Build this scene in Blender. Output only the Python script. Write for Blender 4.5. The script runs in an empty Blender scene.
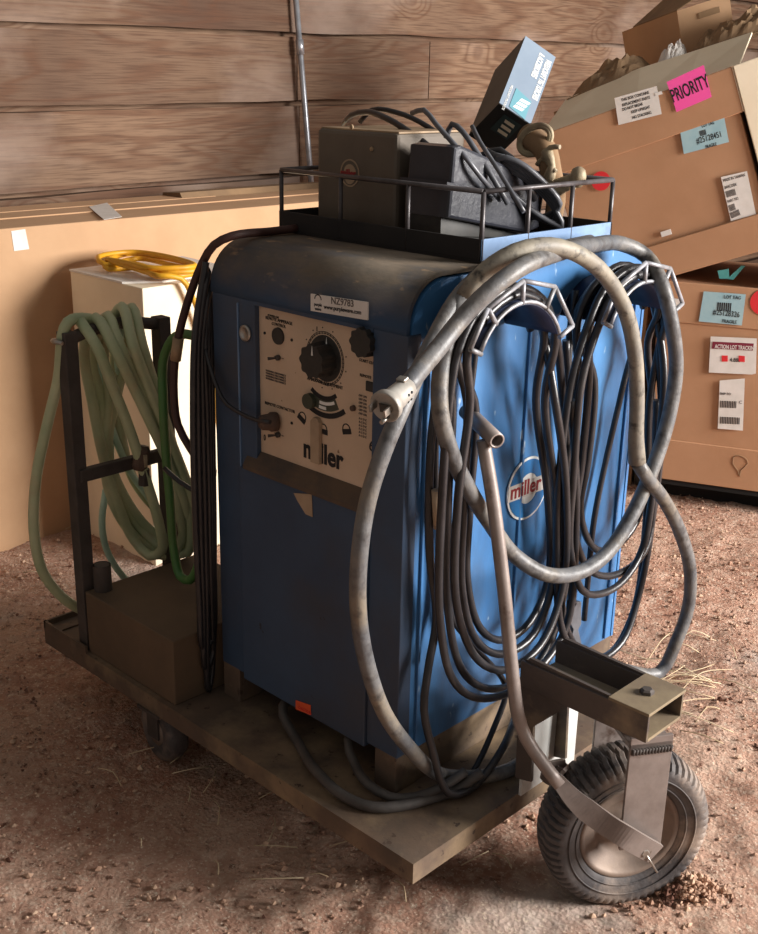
import bpy, bmesh, math, random
from mathutils import Vector, Matrix, noise
random.seed(7)
S = bpy.context.scene
COL = S.collection
PI = math.pi
V = Vector
# ------------------------------------------------------------------ camera
CX, CY, CZ, YAW, PITCH, ROLL, FPX = 1.270, -1.379, 1.325, 0.768, 0.335, 0.020, 1138.0
fw = V((-math.sin(YAW)*math.cos(PITCH), math.cos(YAW)*math.cos(PITCH), -math.sin(PITCH)))
r0 = V((math.cos(YAW), math.sin(YAW), 0)); u0 = r0.cross(fw)
rt = math.cos(ROLL)*r0 + math.sin(ROLL)*u0
up = -math.sin(ROLL)*r0 + math.cos(ROLL)*u0
CAM = V((CX, CY, CZ))
cd = bpy.data.cameras.new('camera'); cam = bpy.data.objects.new('camera', cd); COL.objects.link(cam)
cam.matrix_world = Matrix(((rt.x, up.x, -fw.x, CX), (rt.y, up.y, -fw.y, CY), (rt.z, up.z, -fw.z, CZ), (0, 0, 0, 1)))
cd.sensor_fit = 'VERTICAL'; cd.sensor_height = 24; cd.lens = 24*FPX/934
cd.clip_start = 0.02; cd.clip_end = 200
S.camera = cam
def ray(u, v): return rt*((u-379)/FPX) - up*((v-467)/FPX) + fw
def at(u, v, ax, c):
    """photo measurement: where the sight line meets a real plane of the place"""
    d = ray(u, v); i = 'xyz'.index(ax); return CAM + d*((c-CAM[i])/d[i])
def on(u, v, P0, n):
    d = ray(u, v); return CAM + d*(n.dot(P0-CAM)/n.dot(d))
GZ = -0.17
# ------------------------------------------------------------------ materials
def lin(c):
    return tuple(((x/255)/12.92 if x/255 <= .04045 else ((x/255+.055)/1.055)**2.4) for x in c)
def mat(name, c1, c2=None, scale=8, rough=.6, metal=0, bump=0, bscale=60, c3=None, scale3=3, thr3=(.5, .7), stretch=(1, 1, 1), amt=1.0, spec=.5, thr=(.35, .65), c4=None, scale4=80, thr4=(.68, .74)):
    m = bpy.data.materials.new(name); m.use_nodes = True; nt = m.node_tree; N = nt.nodes; L = nt.links
    b = N['Principled BSDF']; b.inputs['Roughness'].default_value = rough; b.inputs['Metallic'].default_value = metal
    b.inputs['Specular IOR Level'].default_value = spec
    tc = N.new('ShaderNodeTexCoord'); mp = N.new('ShaderNodeMapping'); mp.inputs['Scale'].default_value = stretch
    L.new(tc.outputs['Object'], mp.inputs['Vector'])
    def ns(sc, det=6):
        n = N.new('ShaderNodeTexNoise'); n.inputs['Scale'].default_value = sc; n.inputs['Detail'].default_value = det
        n.inputs['Roughness'].default_value = .62
        L.new(mp.outputs['Vector'], n.inputs['Vector']); return n
    def mixc(fac, a, bcol):
        x = N.new('ShaderNodeMix'); x.data_type = 'RGBA'
        L.new(fac, x.inputs['Factor'])
        if isinstance(a, tuple): x.inputs['A'].default_value = (*a, 1)
        else: L.new(a, x.inputs['A'])
        x.inputs['B'].default_value = (*bcol, 1); return x.outputs['Result']
    def ramp(o, t):
        r = N.new('ShaderNodeMapRange'); r.inputs['From Min'].default_value = t[0]; r.inputs['From Max'].default_value = t[1]
        L.new(o, r.inputs['Value']); return r.outputs['Result']
    c = lin(c1)
    if c2 is not None: c = mixc(ramp(ns(scale).outputs['Fac'], thr), c, lin(c2))
    if c3 is not None: c = mixc(ramp(ns(scale3, 8).outputs['Fac'], thr3), c, lin(c3))
    if c4 is not None: c = mixc(ramp(ns(scale4, 3).outputs['Fac'], thr4), c, lin(c4))
    if isinstance(c, tuple): b.inputs['Base Color'].default_value = (*c, 1)
    else: L.new(c, b.inputs['Base Color'])
    if bump:
        bp = N.new('ShaderNodeBump'); bp.inputs['Strength'].default_value = bump; bp.inputs['Distance'].default_value = .004
        L.new(ns(bscale).outputs['Fac'], bp.inputs['Height']); L.new(bp.outputs['Normal'], b.inputs['Normal'])
    return m
M = {}
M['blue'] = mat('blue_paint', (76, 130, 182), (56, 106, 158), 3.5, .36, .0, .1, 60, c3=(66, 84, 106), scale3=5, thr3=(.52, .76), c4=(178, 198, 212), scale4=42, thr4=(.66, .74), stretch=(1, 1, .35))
M['blue_shaded'] = mat('blue_paint_shaded', (54, 76, 102), (46, 64, 88), 4, .5, 0, .08, 90, c3=(62, 60, 62), scale3=2.5, thr3=(.48, .75), c4=(34, 38, 44), scale4=30, thr4=(.7, .75))  # cabinet blue darkened: shade on front and left put into the colour
M['blue_dust'] = mat('dusty_blue_top', (92, 84, 74), (118, 104, 88), 9, .85, 0, .15, 70, c3=(66, 74, 86), scale3=3, thr3=(.52, .7), c4=(176, 146, 112), scale4=14, thr4=(.62, .74), stretch=(1, 2, 2))
M['ledge'] = mat('dusty_ledge', (96, 78, 62), (70, 62, 58), 12, .9, 0, .1)
M['navy'] = mat('dark_blue_steel', (20, 34, 66), (24, 30, 52), 6, .5)
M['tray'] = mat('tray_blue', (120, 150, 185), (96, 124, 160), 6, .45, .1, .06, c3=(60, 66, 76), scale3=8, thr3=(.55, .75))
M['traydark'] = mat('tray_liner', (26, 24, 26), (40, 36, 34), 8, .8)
M['rod'] = mat('grey_rod', (168, 170, 178), (120, 118, 118), 30, .45, .25, .1)
M['raildark'] = mat('dark_rail_rod', (92, 88, 90), (66, 60, 60), 30, .4, .3, .1)
M['rust'] = mat('rusty_steel', (108, 88, 72), (84, 72, 62), 7, .72, .1, .2, 50, c3=(150, 128, 100), scale3=4, thr3=(.5, .7), c4=(74, 58, 48), scale4=40, thr4=(.64, .7))
M['captan'] = mat('dusty_tan_steel', (148, 132, 104), (120, 104, 84), 8, .75, .05, .15, 60)
M['beam'] = mat('brown_primed_steel', (88, 78, 72), (74, 66, 62), 9, .5, .15, .12, 60, c3=(150, 132, 106), scale3=5, thr3=(.55, .75))
M['pipe'] = mat('handle_steel', (150, 138, 132), (126, 114, 108), 14, .42, .2, .1, 60, c3=(74, 52, 40), scale3=9, thr3=(.62, .72))
M['bright'] = mat('lit_plate', (206, 208, 206), (186, 186, 182), 8, .5, .1, .1)  # steel coloured pale to stand for light on the upright
M['darksteel'] = mat('dark_steel', (84, 76, 72), (62, 56, 52), 10, .7, .2, .15, c3=(92, 74, 58), scale3=5, thr3=(.55, .75))
M['brownplate'] = mat('brown_dusty_plate', (108, 88, 68), (90, 74, 58), 4, .85, .05, .12, 60)
M['tire'] = mat('tyre_rubber', (58, 54, 55), (92, 86, 84), 12, .7, 0, .4, 70, c3=(156, 138, 124), scale3=7, thr3=(.46, .66))
M['rim'] = mat('dusty_rim', (140, 122, 108), (112, 98, 90), 8, .6, .2, .15, 60, c3=(120, 78, 52), scale3=5, thr3=(.55, .7))
M['cord'] = mat('grey_thick_cord', (118, 116, 114), (84, 86, 90), 14, .45, 0, .35, 70, c3=(134, 122, 104), scale3=6, thr3=(.5, .7), c4=(60, 57, 56), scale4=34, thr4=(.5, .75))
M['cordtan'] = mat('dusty_tan_cord', (150, 142, 126), (118, 112, 104), 16, .55, 0, .3, 60, c4=(66, 60, 54), scale4=40, thr4=(.54, .72))
M['black'] = mat('black_cable', (30, 29, 32), (50, 48, 50), 10, .32, 0, .1, 80, c3=(92, 86, 80), scale3=5, thr3=(.6, .8))
M['greycab'] = mat('grey_cable', (98, 100, 106), (72, 72, 76), 14, .35, 0, .08)
M['leadgrey'] = mat('dusty_dark_cable', (84, 78, 74), (62, 58, 56), 14, .6, 0, .15)
M['browncab'] = mat('brown_cable', (74, 44, 38), (58, 38, 34), 12, .6)
M['green'] = mat('green_hose', (188, 192, 154), (160, 174, 136), 8, .45, 0, .1, 60, c3=(184, 160, 124), scale3=5, thr3=(.52, .72))
M['green2'] = mat('fresh_green_hose', (62, 118, 58), (84, 112, 62), 6, .5, 0, .1)
M['mint'] = mat('pale_mint_hose', (190, 222, 202), (160, 190, 164), 9, .5)
M['yellow'] = mat('yellow_cord', (226, 168, 34), (200, 142, 26), 12, .5)
M['cyan'] = mat('cyan_plastic', (110, 200, 196), (80, 170, 170), 9, .5)
M['kraft'] = mat('kraft_cardboard', (196, 158, 122), (188, 150, 114), 5, .85, 0, .06, 120, c3=(178, 140, 106), scale3=1.5, thr3=(.55, .8))
M['kraftb'] = mat('brown_cardboard', (182, 138, 104), (172, 128, 94), 4, .85, 0, .06, 120)
M['kraftold'] = mat('weathered_cardboard', (150, 120, 88), (120, 96, 72), 5, .9, 0, .1, 60)
M['cream'] = mat('pale_cardboard', (246, 232, 206), (236, 220, 192), 4, .85, 0, .05)
M['paper'] = mat('paper_label', (226, 220, 214), (214, 208, 200), 20, .7)
M['tape'] = mat('clear_tape', (200, 190, 172), None, rough=.25)
M['bluelabel'] = mat('pale_blue_label', (150, 186, 196), (164, 194, 200), 20, .6)
M['pink'] = mat('pink_label', (248, 88, 168), None, rough=.6)
M['red'] = mat('red_sticker', (214, 42, 48), None, rough=.6)
M['ink'] = mat('black_ink', (26, 24, 26), None, rough=.7)
M['inkgrey'] = mat('grey_ink', (96, 88, 84), None, rough=.7)
M['maroon'] = mat('maroon_ink', (122, 30, 52), None, rough=.7)
M['panel'] = mat('cream_panel', (212, 186, 160), (198, 172, 146), 6, .6, 0, .04, c4=(120, 84, 56), scale4=45, thr4=(.7, .74))
M['knob'] = mat('black_bakelite', (34, 34, 34), (52, 50, 46), 30, .5)
M['brownplug'] = mat('brown_connector', (96, 74, 60), (70, 54, 46), 30, .7)
M['leverc'] = mat('tan_lever', (176, 152, 126), (150, 128, 104), 12, .6)
M['olive'] = mat('olive_dial', (62, 66, 54), None, rough=.5)
M['orange'] = mat('orange_tag', (222, 86, 44), None, rough=.6)
M['greybox'] = mat('grey_brown_metal', (104, 94, 82), (90, 80, 70), 6, .6, .1, .12, 60, c4=(168, 146, 116), scale4=18, thr4=(.7, .76))
M['boxtop'] = mat('worn_tan_metal', (170, 142, 110), (130, 110, 86), 14, .6)
M['pedal'] = mat('black_pedal', (54, 56, 64), (42, 43, 50), 8, .28, 0, .15, 90)
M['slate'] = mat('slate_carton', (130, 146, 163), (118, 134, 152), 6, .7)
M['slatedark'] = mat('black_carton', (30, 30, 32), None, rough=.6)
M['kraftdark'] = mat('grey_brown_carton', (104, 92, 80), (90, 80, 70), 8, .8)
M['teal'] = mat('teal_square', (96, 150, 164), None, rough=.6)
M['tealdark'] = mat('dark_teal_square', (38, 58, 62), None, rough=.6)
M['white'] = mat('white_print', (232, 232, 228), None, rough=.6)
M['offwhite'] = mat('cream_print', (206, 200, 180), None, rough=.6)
M['brass'] = mat('dusty_brass', (172, 158, 128), (128, 112, 92), 25, .6, .15, .3, 60)
M['plug'] = mat('grey_plug', (182, 178, 170), (150, 144, 136), 20, .5, .2, .1)
M['silver'] = mat('worn_silver', (190, 186, 180), (140, 134, 126), 25, .35, .8)
M['logo_blue'] = mat('badge_blue', (44, 116, 178), None, rough=.35)
M['logo_red'] = mat('badge_red', (150, 40, 44), None, rough=.5)
M['straw'] = mat('straw', (214, 196, 164), (186, 162, 128), 10, .8)
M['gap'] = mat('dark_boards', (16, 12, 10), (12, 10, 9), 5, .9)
M['conduit'] = mat('galvanised_pipe', (188, 190, 196), (150, 152, 158), 20, .35, .7)
M['clod'] = mat('dirt_clods', (170, 132, 110), (204, 174, 148), 7, .95, 0, .4, 60, c3=(104, 70, 56), scale3=16, thr3=(.5, .62))

def dirt_mat():
    m = bpy.data.materials.new('packed_dirt'); m.use_nodes = True; nt = m.node_tree; N = nt.nodes; L = nt.links
    b = N['Principled BSDF']; b.inputs['Roughness'].default_value = .95; b.inputs['Specular IOR Level'].default_value = .15
    tc = N.new('ShaderNodeTexCoord')
    def ns(sc, det=8, ro=.65):
        n = N.new('ShaderNodeTexNoise'); n.inputs['Scale'].default_value = sc; n.inputs['Detail'].default_value = det; n.inputs['Roughness'].default_value = ro
        L.new(tc.outputs['Object'], n.inputs['Vector']); return n.outputs['Fac']
    def mr(o, a, c):
        r = N.new('ShaderNodeMapRange'); r.inputs['From Min'].default_value = a; r.inputs['From Max'].default_value = c; L.new(o, r.inputs['Value']); return r.outputs['Result']
    def mix(f, A, B):
        x = N.new('ShaderNodeMix'); x.data_type = 'RGBA'; L.new(f, x.inputs['Factor'])
        for k, q in (('A', A), ('B', B)):
            if isinstance(q, tuple): x.inputs[k].default_value = (*lin(q), 1)
            else: L.new(q, x.inputs[k])
        return x.outputs['Result']
    c = mix(mr(ns(2.2), .38, .62), (184, 136, 114), (214, 176, 154))
    c = mix(mr(ns(40), .48, .70), c, (224, 194, 172))
    c = mix(mr(ns(34, 8, .75), .55, .68), c, (112, 74, 58))
    c = mix(mr(ns(1.6, 6), .56, .72), c, (226, 212, 200))
    c = mix(mr(ns(130, 3), .58, .66), c, (236, 216, 194))
    L.new(c, b.inputs['Base Color'])
    vo = N.new('ShaderNodeTexVoronoi'); vo.inputs['Scale'].default_value = 110; L.new(tc.outputs['Object'], vo.inputs['Vector'])
    ad = N.new('ShaderNodeMath'); ad.operation = 'MULTIPLY_ADD'; L.new(vo.outputs['Distance'], ad.inputs[0]); ad.inputs[1].default_value = .35; L.new(ns(42, 12, .78), ad.inputs[2])
    bp = N.new('ShaderNodeBump'); bp.inputs['Strength'].default_value = 1.0; bp.inputs['Distance'].default_value = .022
    L.new(ad.outputs[0], bp.inputs['Height']); L.new(bp.outputs['Normal'], b.inputs['Normal'])
    return m
M['dirt'] = dirt_mat()
def cover_mat():
    m = M['blue_dust'].copy(); m.name = 'dust_settled_on_blue'; nt = m.node_tree; N = nt.nodes; L = nt.links; b = N['Principled BSDF']
    src = b.inputs['Base Color'].links[0].from_socket
    tc = N.new('ShaderNodeTexCoord'); sp = N.new('ShaderNodeSeparateXYZ'); L.new(tc.outputs['Object'], sp.inputs[0])
    n = N.new('ShaderNodeTexNoise'); n.inputs['Scale'].default_value = 9; n.inputs['Detail'].default_value = 7; L.new(tc.outputs['Object'], n.inputs['Vector'])
    ma = N.new('ShaderNodeMath'); ma.operation = 'MULTIPLY_ADD'; L.new(n.outputs['Fac'], ma.inputs[0]); ma.inputs[1].default_value = .08; L.new(sp.outputs['Z'], ma.inputs[2])
    mr = N.new('ShaderNodeMapRange'); mr.inputs['From Min'].default_value = .955; mr.inputs['From Max'].default_value = 1.02; L.new(ma.outputs[0], mr.inputs['Value'])
    x = N.new('ShaderNodeMix'); x.data_type = 'RGBA'; L.new(mr.outputs[0], x.inputs['Factor']); x.inputs['A'].default_value = (*lin((50, 74, 102)), 1); L.new(src, x.inputs['B'])  # blue below the dust keeps the front's painted-in shade
    L.new(x.outputs['Result'], b.inputs['Base Color']); return m
M['cover'] = cover_mat()

def wood_mat():
    m = bpy.data.materials.new('rough_sawn_boards'); m.use_nodes = True; nt = m.node_tree; N = nt.nodes; L = nt.links
    b = N['Principled BSDF']; b.inputs['Roughness'].default_value = .8; b.inputs['Specular IOR Level'].default_value = .25
    tc = N.new('ShaderNodeTexCoord'); at_ = N.new('ShaderNodeAttribute'); at_.attribute_name = 'board'
    off = N.new('ShaderNodeVectorMath'); off.operation = 'MULTIPLY_ADD'
    cmb = N.new('ShaderNodeCombineXYZ')
    for k in range(3): L.new(at_.outputs['Fac'], cmb.inputs[k])
    L.new(cmb.outputs[0], off.inputs[0]); off.inputs[1].default_value = (7.3, 13.1, 3.7); L.new(tc.outputs['Object'], off.inputs[2])
    mp = N.new('ShaderNodeMapping'); mp.inputs['Scale'].default_value = (1, .13, 1); L.new(off.outputs[0], mp.inputs['Vector'])
    # long wavy grain, broken up by low-frequency noise so that it swirls round the knots
    nz = N.new('ShaderNodeTexNoise'); nz.inputs['Scale'].default_value = 5.5; nz.inputs['Detail'].default_value = 2; nz.inputs['Distortion'].default_value = .6
    L.new(mp.outputs[0], nz.inputs['Vector'])
    # knots
    mk = N.new('ShaderNodeMapping'); mk.inputs['Scale'].default_value = (.6, .62, 1.0); L.new(off.outputs[0], mk.inputs['Vector'])
    vo = N.new('ShaderNodeTexVoronoi'); vo.inputs['Scale'].default_value = 2.9; L.new(mk.outputs[0], vo.inputs['Vector'])
    kr = N.new('ShaderNodeMapRange'); kr.inputs['From Min'].default_value = 0; kr.inputs['From Max'].default_value = .33; kr.inputs['To Min'].default_value = 1.0; kr.inputs['To Max'].default_value = 0
    kr.interpolation_type = 'SMOOTHSTEP'; L.new(vo.outputs['Distance'], kr.inputs['Value'])
    sm = N.new('ShaderNodeMath'); sm.operation = 'MULTIPLY_ADD'; L.new(kr.outputs[0], sm.inputs[0]); sm.inputs[1].default_value = .5; L.new(nz.outputs['Fac'], sm.inputs[2])
    mul = N.new('ShaderNodeMath'); mul.operation = 'MULTIPLY'; L.new(sm.outputs[0], mul.inputs[0]); mul.inputs[1].default_value = 62
    sn = N.new('ShaderNodeMath'); sn.operation = 'SINE'; L.new(mul.outputs[0], sn.inputs[0])
    g = N.new('ShaderNodeMapRange'); g.inputs['From Min'].default_value = -1; g.inputs['From Max'].default_value = 1; L.new(sn.outputs[0], g.inputs['Value'])
    # fine fibre
    mp2 = N.new('ShaderNodeMapping'); mp2.inputs['Scale'].default_value = (1, .04, 1); L.new(off.outputs[0], mp2.inputs['Vector'])
    fi = N.new('ShaderNodeTexNoise'); fi.inputs['Scale'].default_value = 160; fi.inputs['Detail'].default_value = 4; L.new(mp2.outputs[0], fi.inputs['Vector'])
    def mix(f, A, B, scale=1):
        x = N.new('ShaderNodeMix'); x.data_type = 'RGBA'
        mm = N.new('ShaderNodeMath'); mm.operation = 'MULTIPLY'; mm.inputs[1].default_value = scale; mm.use_clamp = True; L.new(f, mm.inputs[0]); L.new(mm.outputs[0], x.inputs['Factor'])
        for k, q in (('A', A), ('B', B)):
            if isinstance(q, tuple): x.inputs[k].default_value = (*lin(q), 1)
            else: L.new(q, x.inputs[k])
        return x.outputs['Result']
    base = mix(at_.outputs['Fac'], (142, 114, 92), (108, 86, 70))
    pn = N.new('ShaderNodeTexNoise'); pn.inputs['Scale'].default_value = 1.3; pn.inputs['Detail'].default_value = 4; L.new(off.outputs[0], pn.inputs['Vector'])
    pr_ = N.new('ShaderNodeMapRange'); pr_.inputs['From Min'].default_value = .42; pr_.inputs['From Max'].default_value = .66; L.new(pn.outputs['Fac'], pr_.inputs['Value'])
    base = mix(pr_.outputs[0], base, (86, 64, 52), .85)
    gp = N.new('ShaderNodeMath'); gp.operation = 'POWER'; L.new(g.outputs[0], gp.inputs[0]); gp.inputs[1].default_value = 2.2
    c = mix(gp.outputs[0], base, (98, 66, 48), .6)
    fr = N.new('ShaderNodeMapRange'); fr.inputs['From Min'].default_value = .45; fr.inputs['From Max'].default_value = .7; L.new(fi.outputs['Fac'], fr.inputs['Value'])
    c = mix(fr.outputs[0], c, (80, 58, 46), .7)
    ws = N.new('ShaderNodeTexNoise'); ws.inputs['Scale'].default_value = 1.7; ws.inputs['Detail'].default_value = 8; L.new(mk.outputs[0], ws.inputs['Vector'])
    wr = N.new('ShaderNodeMapRange'); wr.inputs['From Min'].default_value = .52; wr.inputs['From Max'].default_value = .72; L.new(ws.outputs['Fac'], wr.inputs['Value'])
    c = mix(wr.outputs[0], c, (184, 164, 150), .6)
    kn = N.new('ShaderNodeMapRange'); kn.inputs['From Min'].default_value = .06; kn.inputs['From Max'].default_value = .11; kn.inputs['To Min'].default_value = 1; kn.inputs['To Max'].default_value = 0; L.new(vo.outputs['Distance'], kn.inputs['Value'])
    c = mix(kn.outputs[0], c, (70, 36, 28), .9)
    L.new(c, b.inputs['Base Color'])
    bp = N.new('ShaderNodeBump'); bp.inputs['Strength'].default_value = .35; bp.inputs['Distance'].default_value = .006
    L.new(fi.outputs['Fac'], bp.inputs['Height']); L.new(bp.outputs['Normal'], b.inputs['Normal'])
    return m
M['wood'] = wood_mat()

# ------------------------------------------------------------------ mesh helpers
def newbm(): return bmesh.new()
def box(bm, x0, x1, y0, y1, z0, z1, bev=0):
    vs = [bm.verts.new(p) for p in ((x0, y0, z0), (x1, y0, z0), (x1, y1, z0), (x0, y1, z0), (x0, y0, z1), (x1, y0, z1), (x1, y1, z1), (x0, y1, z1))]
    fs = [bm.faces.new([vs[i] for i in f]) for f in ((3, 2, 1, 0), (4, 5, 6, 7), (0, 1, 5, 4), (1, 2, 6, 5), (2, 3, 7, 6), (3, 0, 4, 7))]
    if bev:
        es = list({e for f in fs for e in f.edges})
        bmesh.ops.bevel(bm, geom=es, offset=bev, segments=2, affect='EDGES', profile=.5)
    return vs
def obox(bm, O, ax, ay, az, bev=0):
    """box from a corner O and three edge vectors"""
    vs = [bm.verts.new(O+a*ax+b*ay+c*az) for a, b, c in ((0, 0, 0), (1, 0, 0), (1, 1, 0), (0, 1, 0), (0, 0, 1), (1, 0, 1), (1, 1, 1), (0, 1, 1))]
    fs = [bm.faces.new([vs[i] for i in f]) for f in ((3, 2, 1, 0), (4, 5, 6, 7), (0, 1, 5, 4), (1, 2, 6, 5), (2, 3, 7, 6), (3, 0, 4, 7))]
    if bev: bmesh.ops.bevel(bm, geom=list({e for f in fs for e in f.edges}), offset=bev, segments=2, affect='EDGES', profile=.5)
def prism(bm, pts, d, bev=0):
    """planar polygon (list of Vectors) extruded by vector d"""
    a = [bm.verts.new(p) for p in pts]; b = [bm.verts.new(V(p)+d) for p in pts]; n = len(a)
    fs = [bm.faces.new(a), bm.faces.new(b[::-1])]
    for i in range(n): fs.append(bm.faces.new((a[i], b[i], b[(i+1) % n], a[(i+1) % n])))
    bmesh.ops.recalc_face_normals(bm, faces=fs)
    if bev: bmesh.ops.bevel(bm, geom=list({e for f in fs[:2] for e in f.edges}), offset=bev, segments=2, affect='EDGES', profile=.5)
def smooth_path(P, step=.02, closed=False):
    P = [V(p) for p in P]; out = []
    n = len(P)
    for i in range(n if closed else n-1):
        p0 = P[i-1] if (i > 0 or closed) else P[0]*2-P[1]
        p1, p2 = P[i], P[(i+1) % n]
        p3 = P[(i+2) % n] if (i+2 < n or closed) else P[-1]*2-P[-2]
        # centripetal Catmull-Rom
        t0 = 0; t1 = t0+max((p1-p0).length, 1e-5)**.5; t2 = t1+max((p2-p1).length, 1e-5)**.5; t3 = t2+max((p3-p2).length, 1e-5)**.5
        k = max(2, int((p2-p1).length/step))
        for j in range(k):
            t = t1+(t2-t1)*j/k
            A1 = p0.lerp(p1, (t-t0)/(t1-t0)); A2 = p1.lerp(p2, (t-t1)/(t2-t1)); A3 = p2.lerp(p3, (t-t2)/(t3-t2))
            B1 = A1.lerp(A2, (t-t0)/(t2-t0)); B2 = A2.lerp(A3, (t-t1)/(t3-t1))
            out.append(B1.lerp(B2, (t-t1)/(t2-t1)))
    if not closed: out.append(P[-1])
    return out
def sweep(bm, pts, r, seg=12, closed=False, cap=True, rf=None):
    n = len(pts); rings = []; nrm = None
    for i, p in enumerate(pts):
        t = (pts[(i+1) % n]-pts[i-1]) if closed or 0 < i < n-1 else (pts[1]-pts[0] if i == 0 else pts[-1]-pts[-2])
        t.normalize()
        if nrm is None:
            nrm = t.cross(V((0, 0, 1)));
            if nrm.length < .1: nrm = t.cross(V((1, 0, 0)))
        nrm = (nrm-t*nrm.dot(t)).normalized(); bn = t.cross(nrm)
        rr = rf(i/(n-1)) if rf else r
        rings.append([bm.verts.new(p+(nrm*math.cos(a)+bn*math.sin(a))*rr) for a in [2*PI*k/seg for k in range(seg)]])
    for i in range(n if closed else n-1):
        a, b = rings[i], rings[(i+1) % n]
        for k in range(seg):
            f = bm.faces.new((a[k], a[(k+1) % seg], b[(k+1) % seg], b[k])); f.smooth = True
    if cap and not closed:
        bm.faces.new(rings[0][::-1]); bm.faces.new(rings[-1])
def tube(bm, P, r, seg=12, step=.02, **k): sweep(bm, smooth_path(P, step), r, seg, **k)
def rods(bm, P, r, seg=8):
    for a, b in zip(P[:-1], P[1:]): sweep(bm, [V(a), V(b)], r, seg)
def lathe(bm, prof, O, axis, seg=40, smooth=True, lob=None, cap=True):
    """profile of (radius, along-axis) about an axis through O"""
    ax = V(axis).normalized(); u = ax.cross(V((0, 0, 1)));
    if u.length < .1: u = ax.cross(V((1, 0, 0)))
    u.normalize(); w = ax.cross(u); rings = []
    for r, h in prof:
        rings.append([bm.verts.new(V(O)+ax*h+(u*math.cos(a)+w*math.sin(a))*r*(lob(a) if lob else 1)) for a in [2*PI*k/seg for k in range(seg)]])
    fs = []
    for a, b in zip(rings[:-1], rings[1:]):
        for k in range(seg):
            f = bm.faces.new((a[k], a[(k+1) % seg], b[(k+1) % seg], b[k])); f.smooth = smooth; fs.append(f)
    if cap:
        for rr in (rings[0], rings[-1]):
            if (rr[0].co-rr[seg//2].co).length > 1e-4: fs.append(bm.faces.new(rr))
    bmesh.ops.recalc_face_normals(bm, faces=fs)
def disc(bm, O, n, r, th, seg=32, ry=None, X=None):
    n = V(n).normalized(); u = V(X).normalized() if X else n.cross(V((0, 0, 1))).normalized(); w = n.cross(u)
    ry = ry or r
    prism(bm, [V(O)+u*math.cos(a)*r+w*math.sin(a)*ry for a in [2*PI*k/seg for k in range(seg)]], n*th)
def ringp(bm, O, u, w, r0_, r1_, th, a0=0, a1=2*PI, seg=32, ry=1):
    """flat ring / arc segment, thickness along u x w"""
    n = u.cross(w)*th
    A = [a0+(a1-a0)*k/seg for k in range(seg+1)]
    for p, q in zip(A[:-1], A[1:]):
        prism(bm, [O+u*math.cos(p)*r0_+w*math.sin(p)*r0_*ry, O+u*math.cos(q)*r0_+w*math.sin(q)*r0_*ry, O+u*math.cos(q)*r1_+w*math.sin(q)*r1_*ry, O+u*math.cos(p)*r1_+w*math.sin(p)*r1_*ry], n)
def wloc(o):
    l = V((0, 0, 0))
    while o: l = l+o.location; o = o.parent
    return l
def obj(name, bm, m, parent=None, label=None, kind=None):
    if isinstance(bm, bpy.types.Mesh): me = bm
    else:
        me = bpy.data.meshes.new(name); bm.normal_update(); bm.to_mesh(me); bm.free()
    ms = m if isinstance(m, (list, tuple)) else [m]
    me.materials.clear()
    for x in ms: me.materials.append(M[x] if isinstance(x, str) else x)
    o = bpy.data.objects.new(name, me); COL.objects.link(o)
    if parent:
        me.transform(Matrix.Translation(-wloc(parent))); o.parent = parent
    else:
        co = [v.co for v in me.vertices]
        b = V(((min(c.x for c in co)+max(c.x for c in co))/2, (min(c.y for c in co)+max(c.y for c in co))/2, min(c.z for c in co)))
        me.transform(Matrix.Translation(-b)); o.location = b
    if label: o['label'] = label
    if kind: o['kind'] = kind
    return o
def tag(o, label, cat, group=None, kind=None):
    o['label'] = label; o['category'] = cat
    if group: o['group'] = group
    if kind: o['kind'] = kind
    return o
def thing(name, loc, label, cat, group=None):
    o = bpy.data.objects.new(name, None); COL.objects.link(o); o.location = loc; o.empty_display_size = .05
    return tag(o, label, cat, group)
def text(name, s, size, O, X, Y, m, parent, th=.0006, bold=0, sx=1, align='LEFT', shear=0, label=None):
    """lettering as a mesh: baseline origin O, reading direction X, up direction Y"""
    c = bpy.data.curves.new(name, 'FONT'); c.body = s; c.size = size; c.offset = bold; c.extrude = th; c.align_x = align; c.shear = shear; c.resolution_u = 3
    t = bpy.data.objects.new(name, c); COL.objects.link(t)
    dg = bpy.context.evaluated_depsgraph_get(); me = bpy.data.meshes.new_from_object(t.evaluated_get(dg))
    bpy.data.objects.remove(t); bpy.data.curves.remove(c)
    X = V(X).normalized(); Y = V(Y); Y = (Y-X*Y.dot(X)).normalized(); Z = X.cross(Y)
    O = V(O)
    me.transform(Matrix(((X.x*sx, Y.x, Z.x, O.x), (X.y*sx, Y.y, Z.y, O.y), (X.z*sx, Y.z, Z.z, O.z), (0, 0, 0, 1))))
    return obj(name, me, m, parent, label)
def quad_label(name, pts, n, m, parent, th=.0012, label=None):
    bm = newbm(); prism(bm, [V(p)+n*.0004 for p in pts], n*th); return obj(name, bm, m, parent, label)

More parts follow.
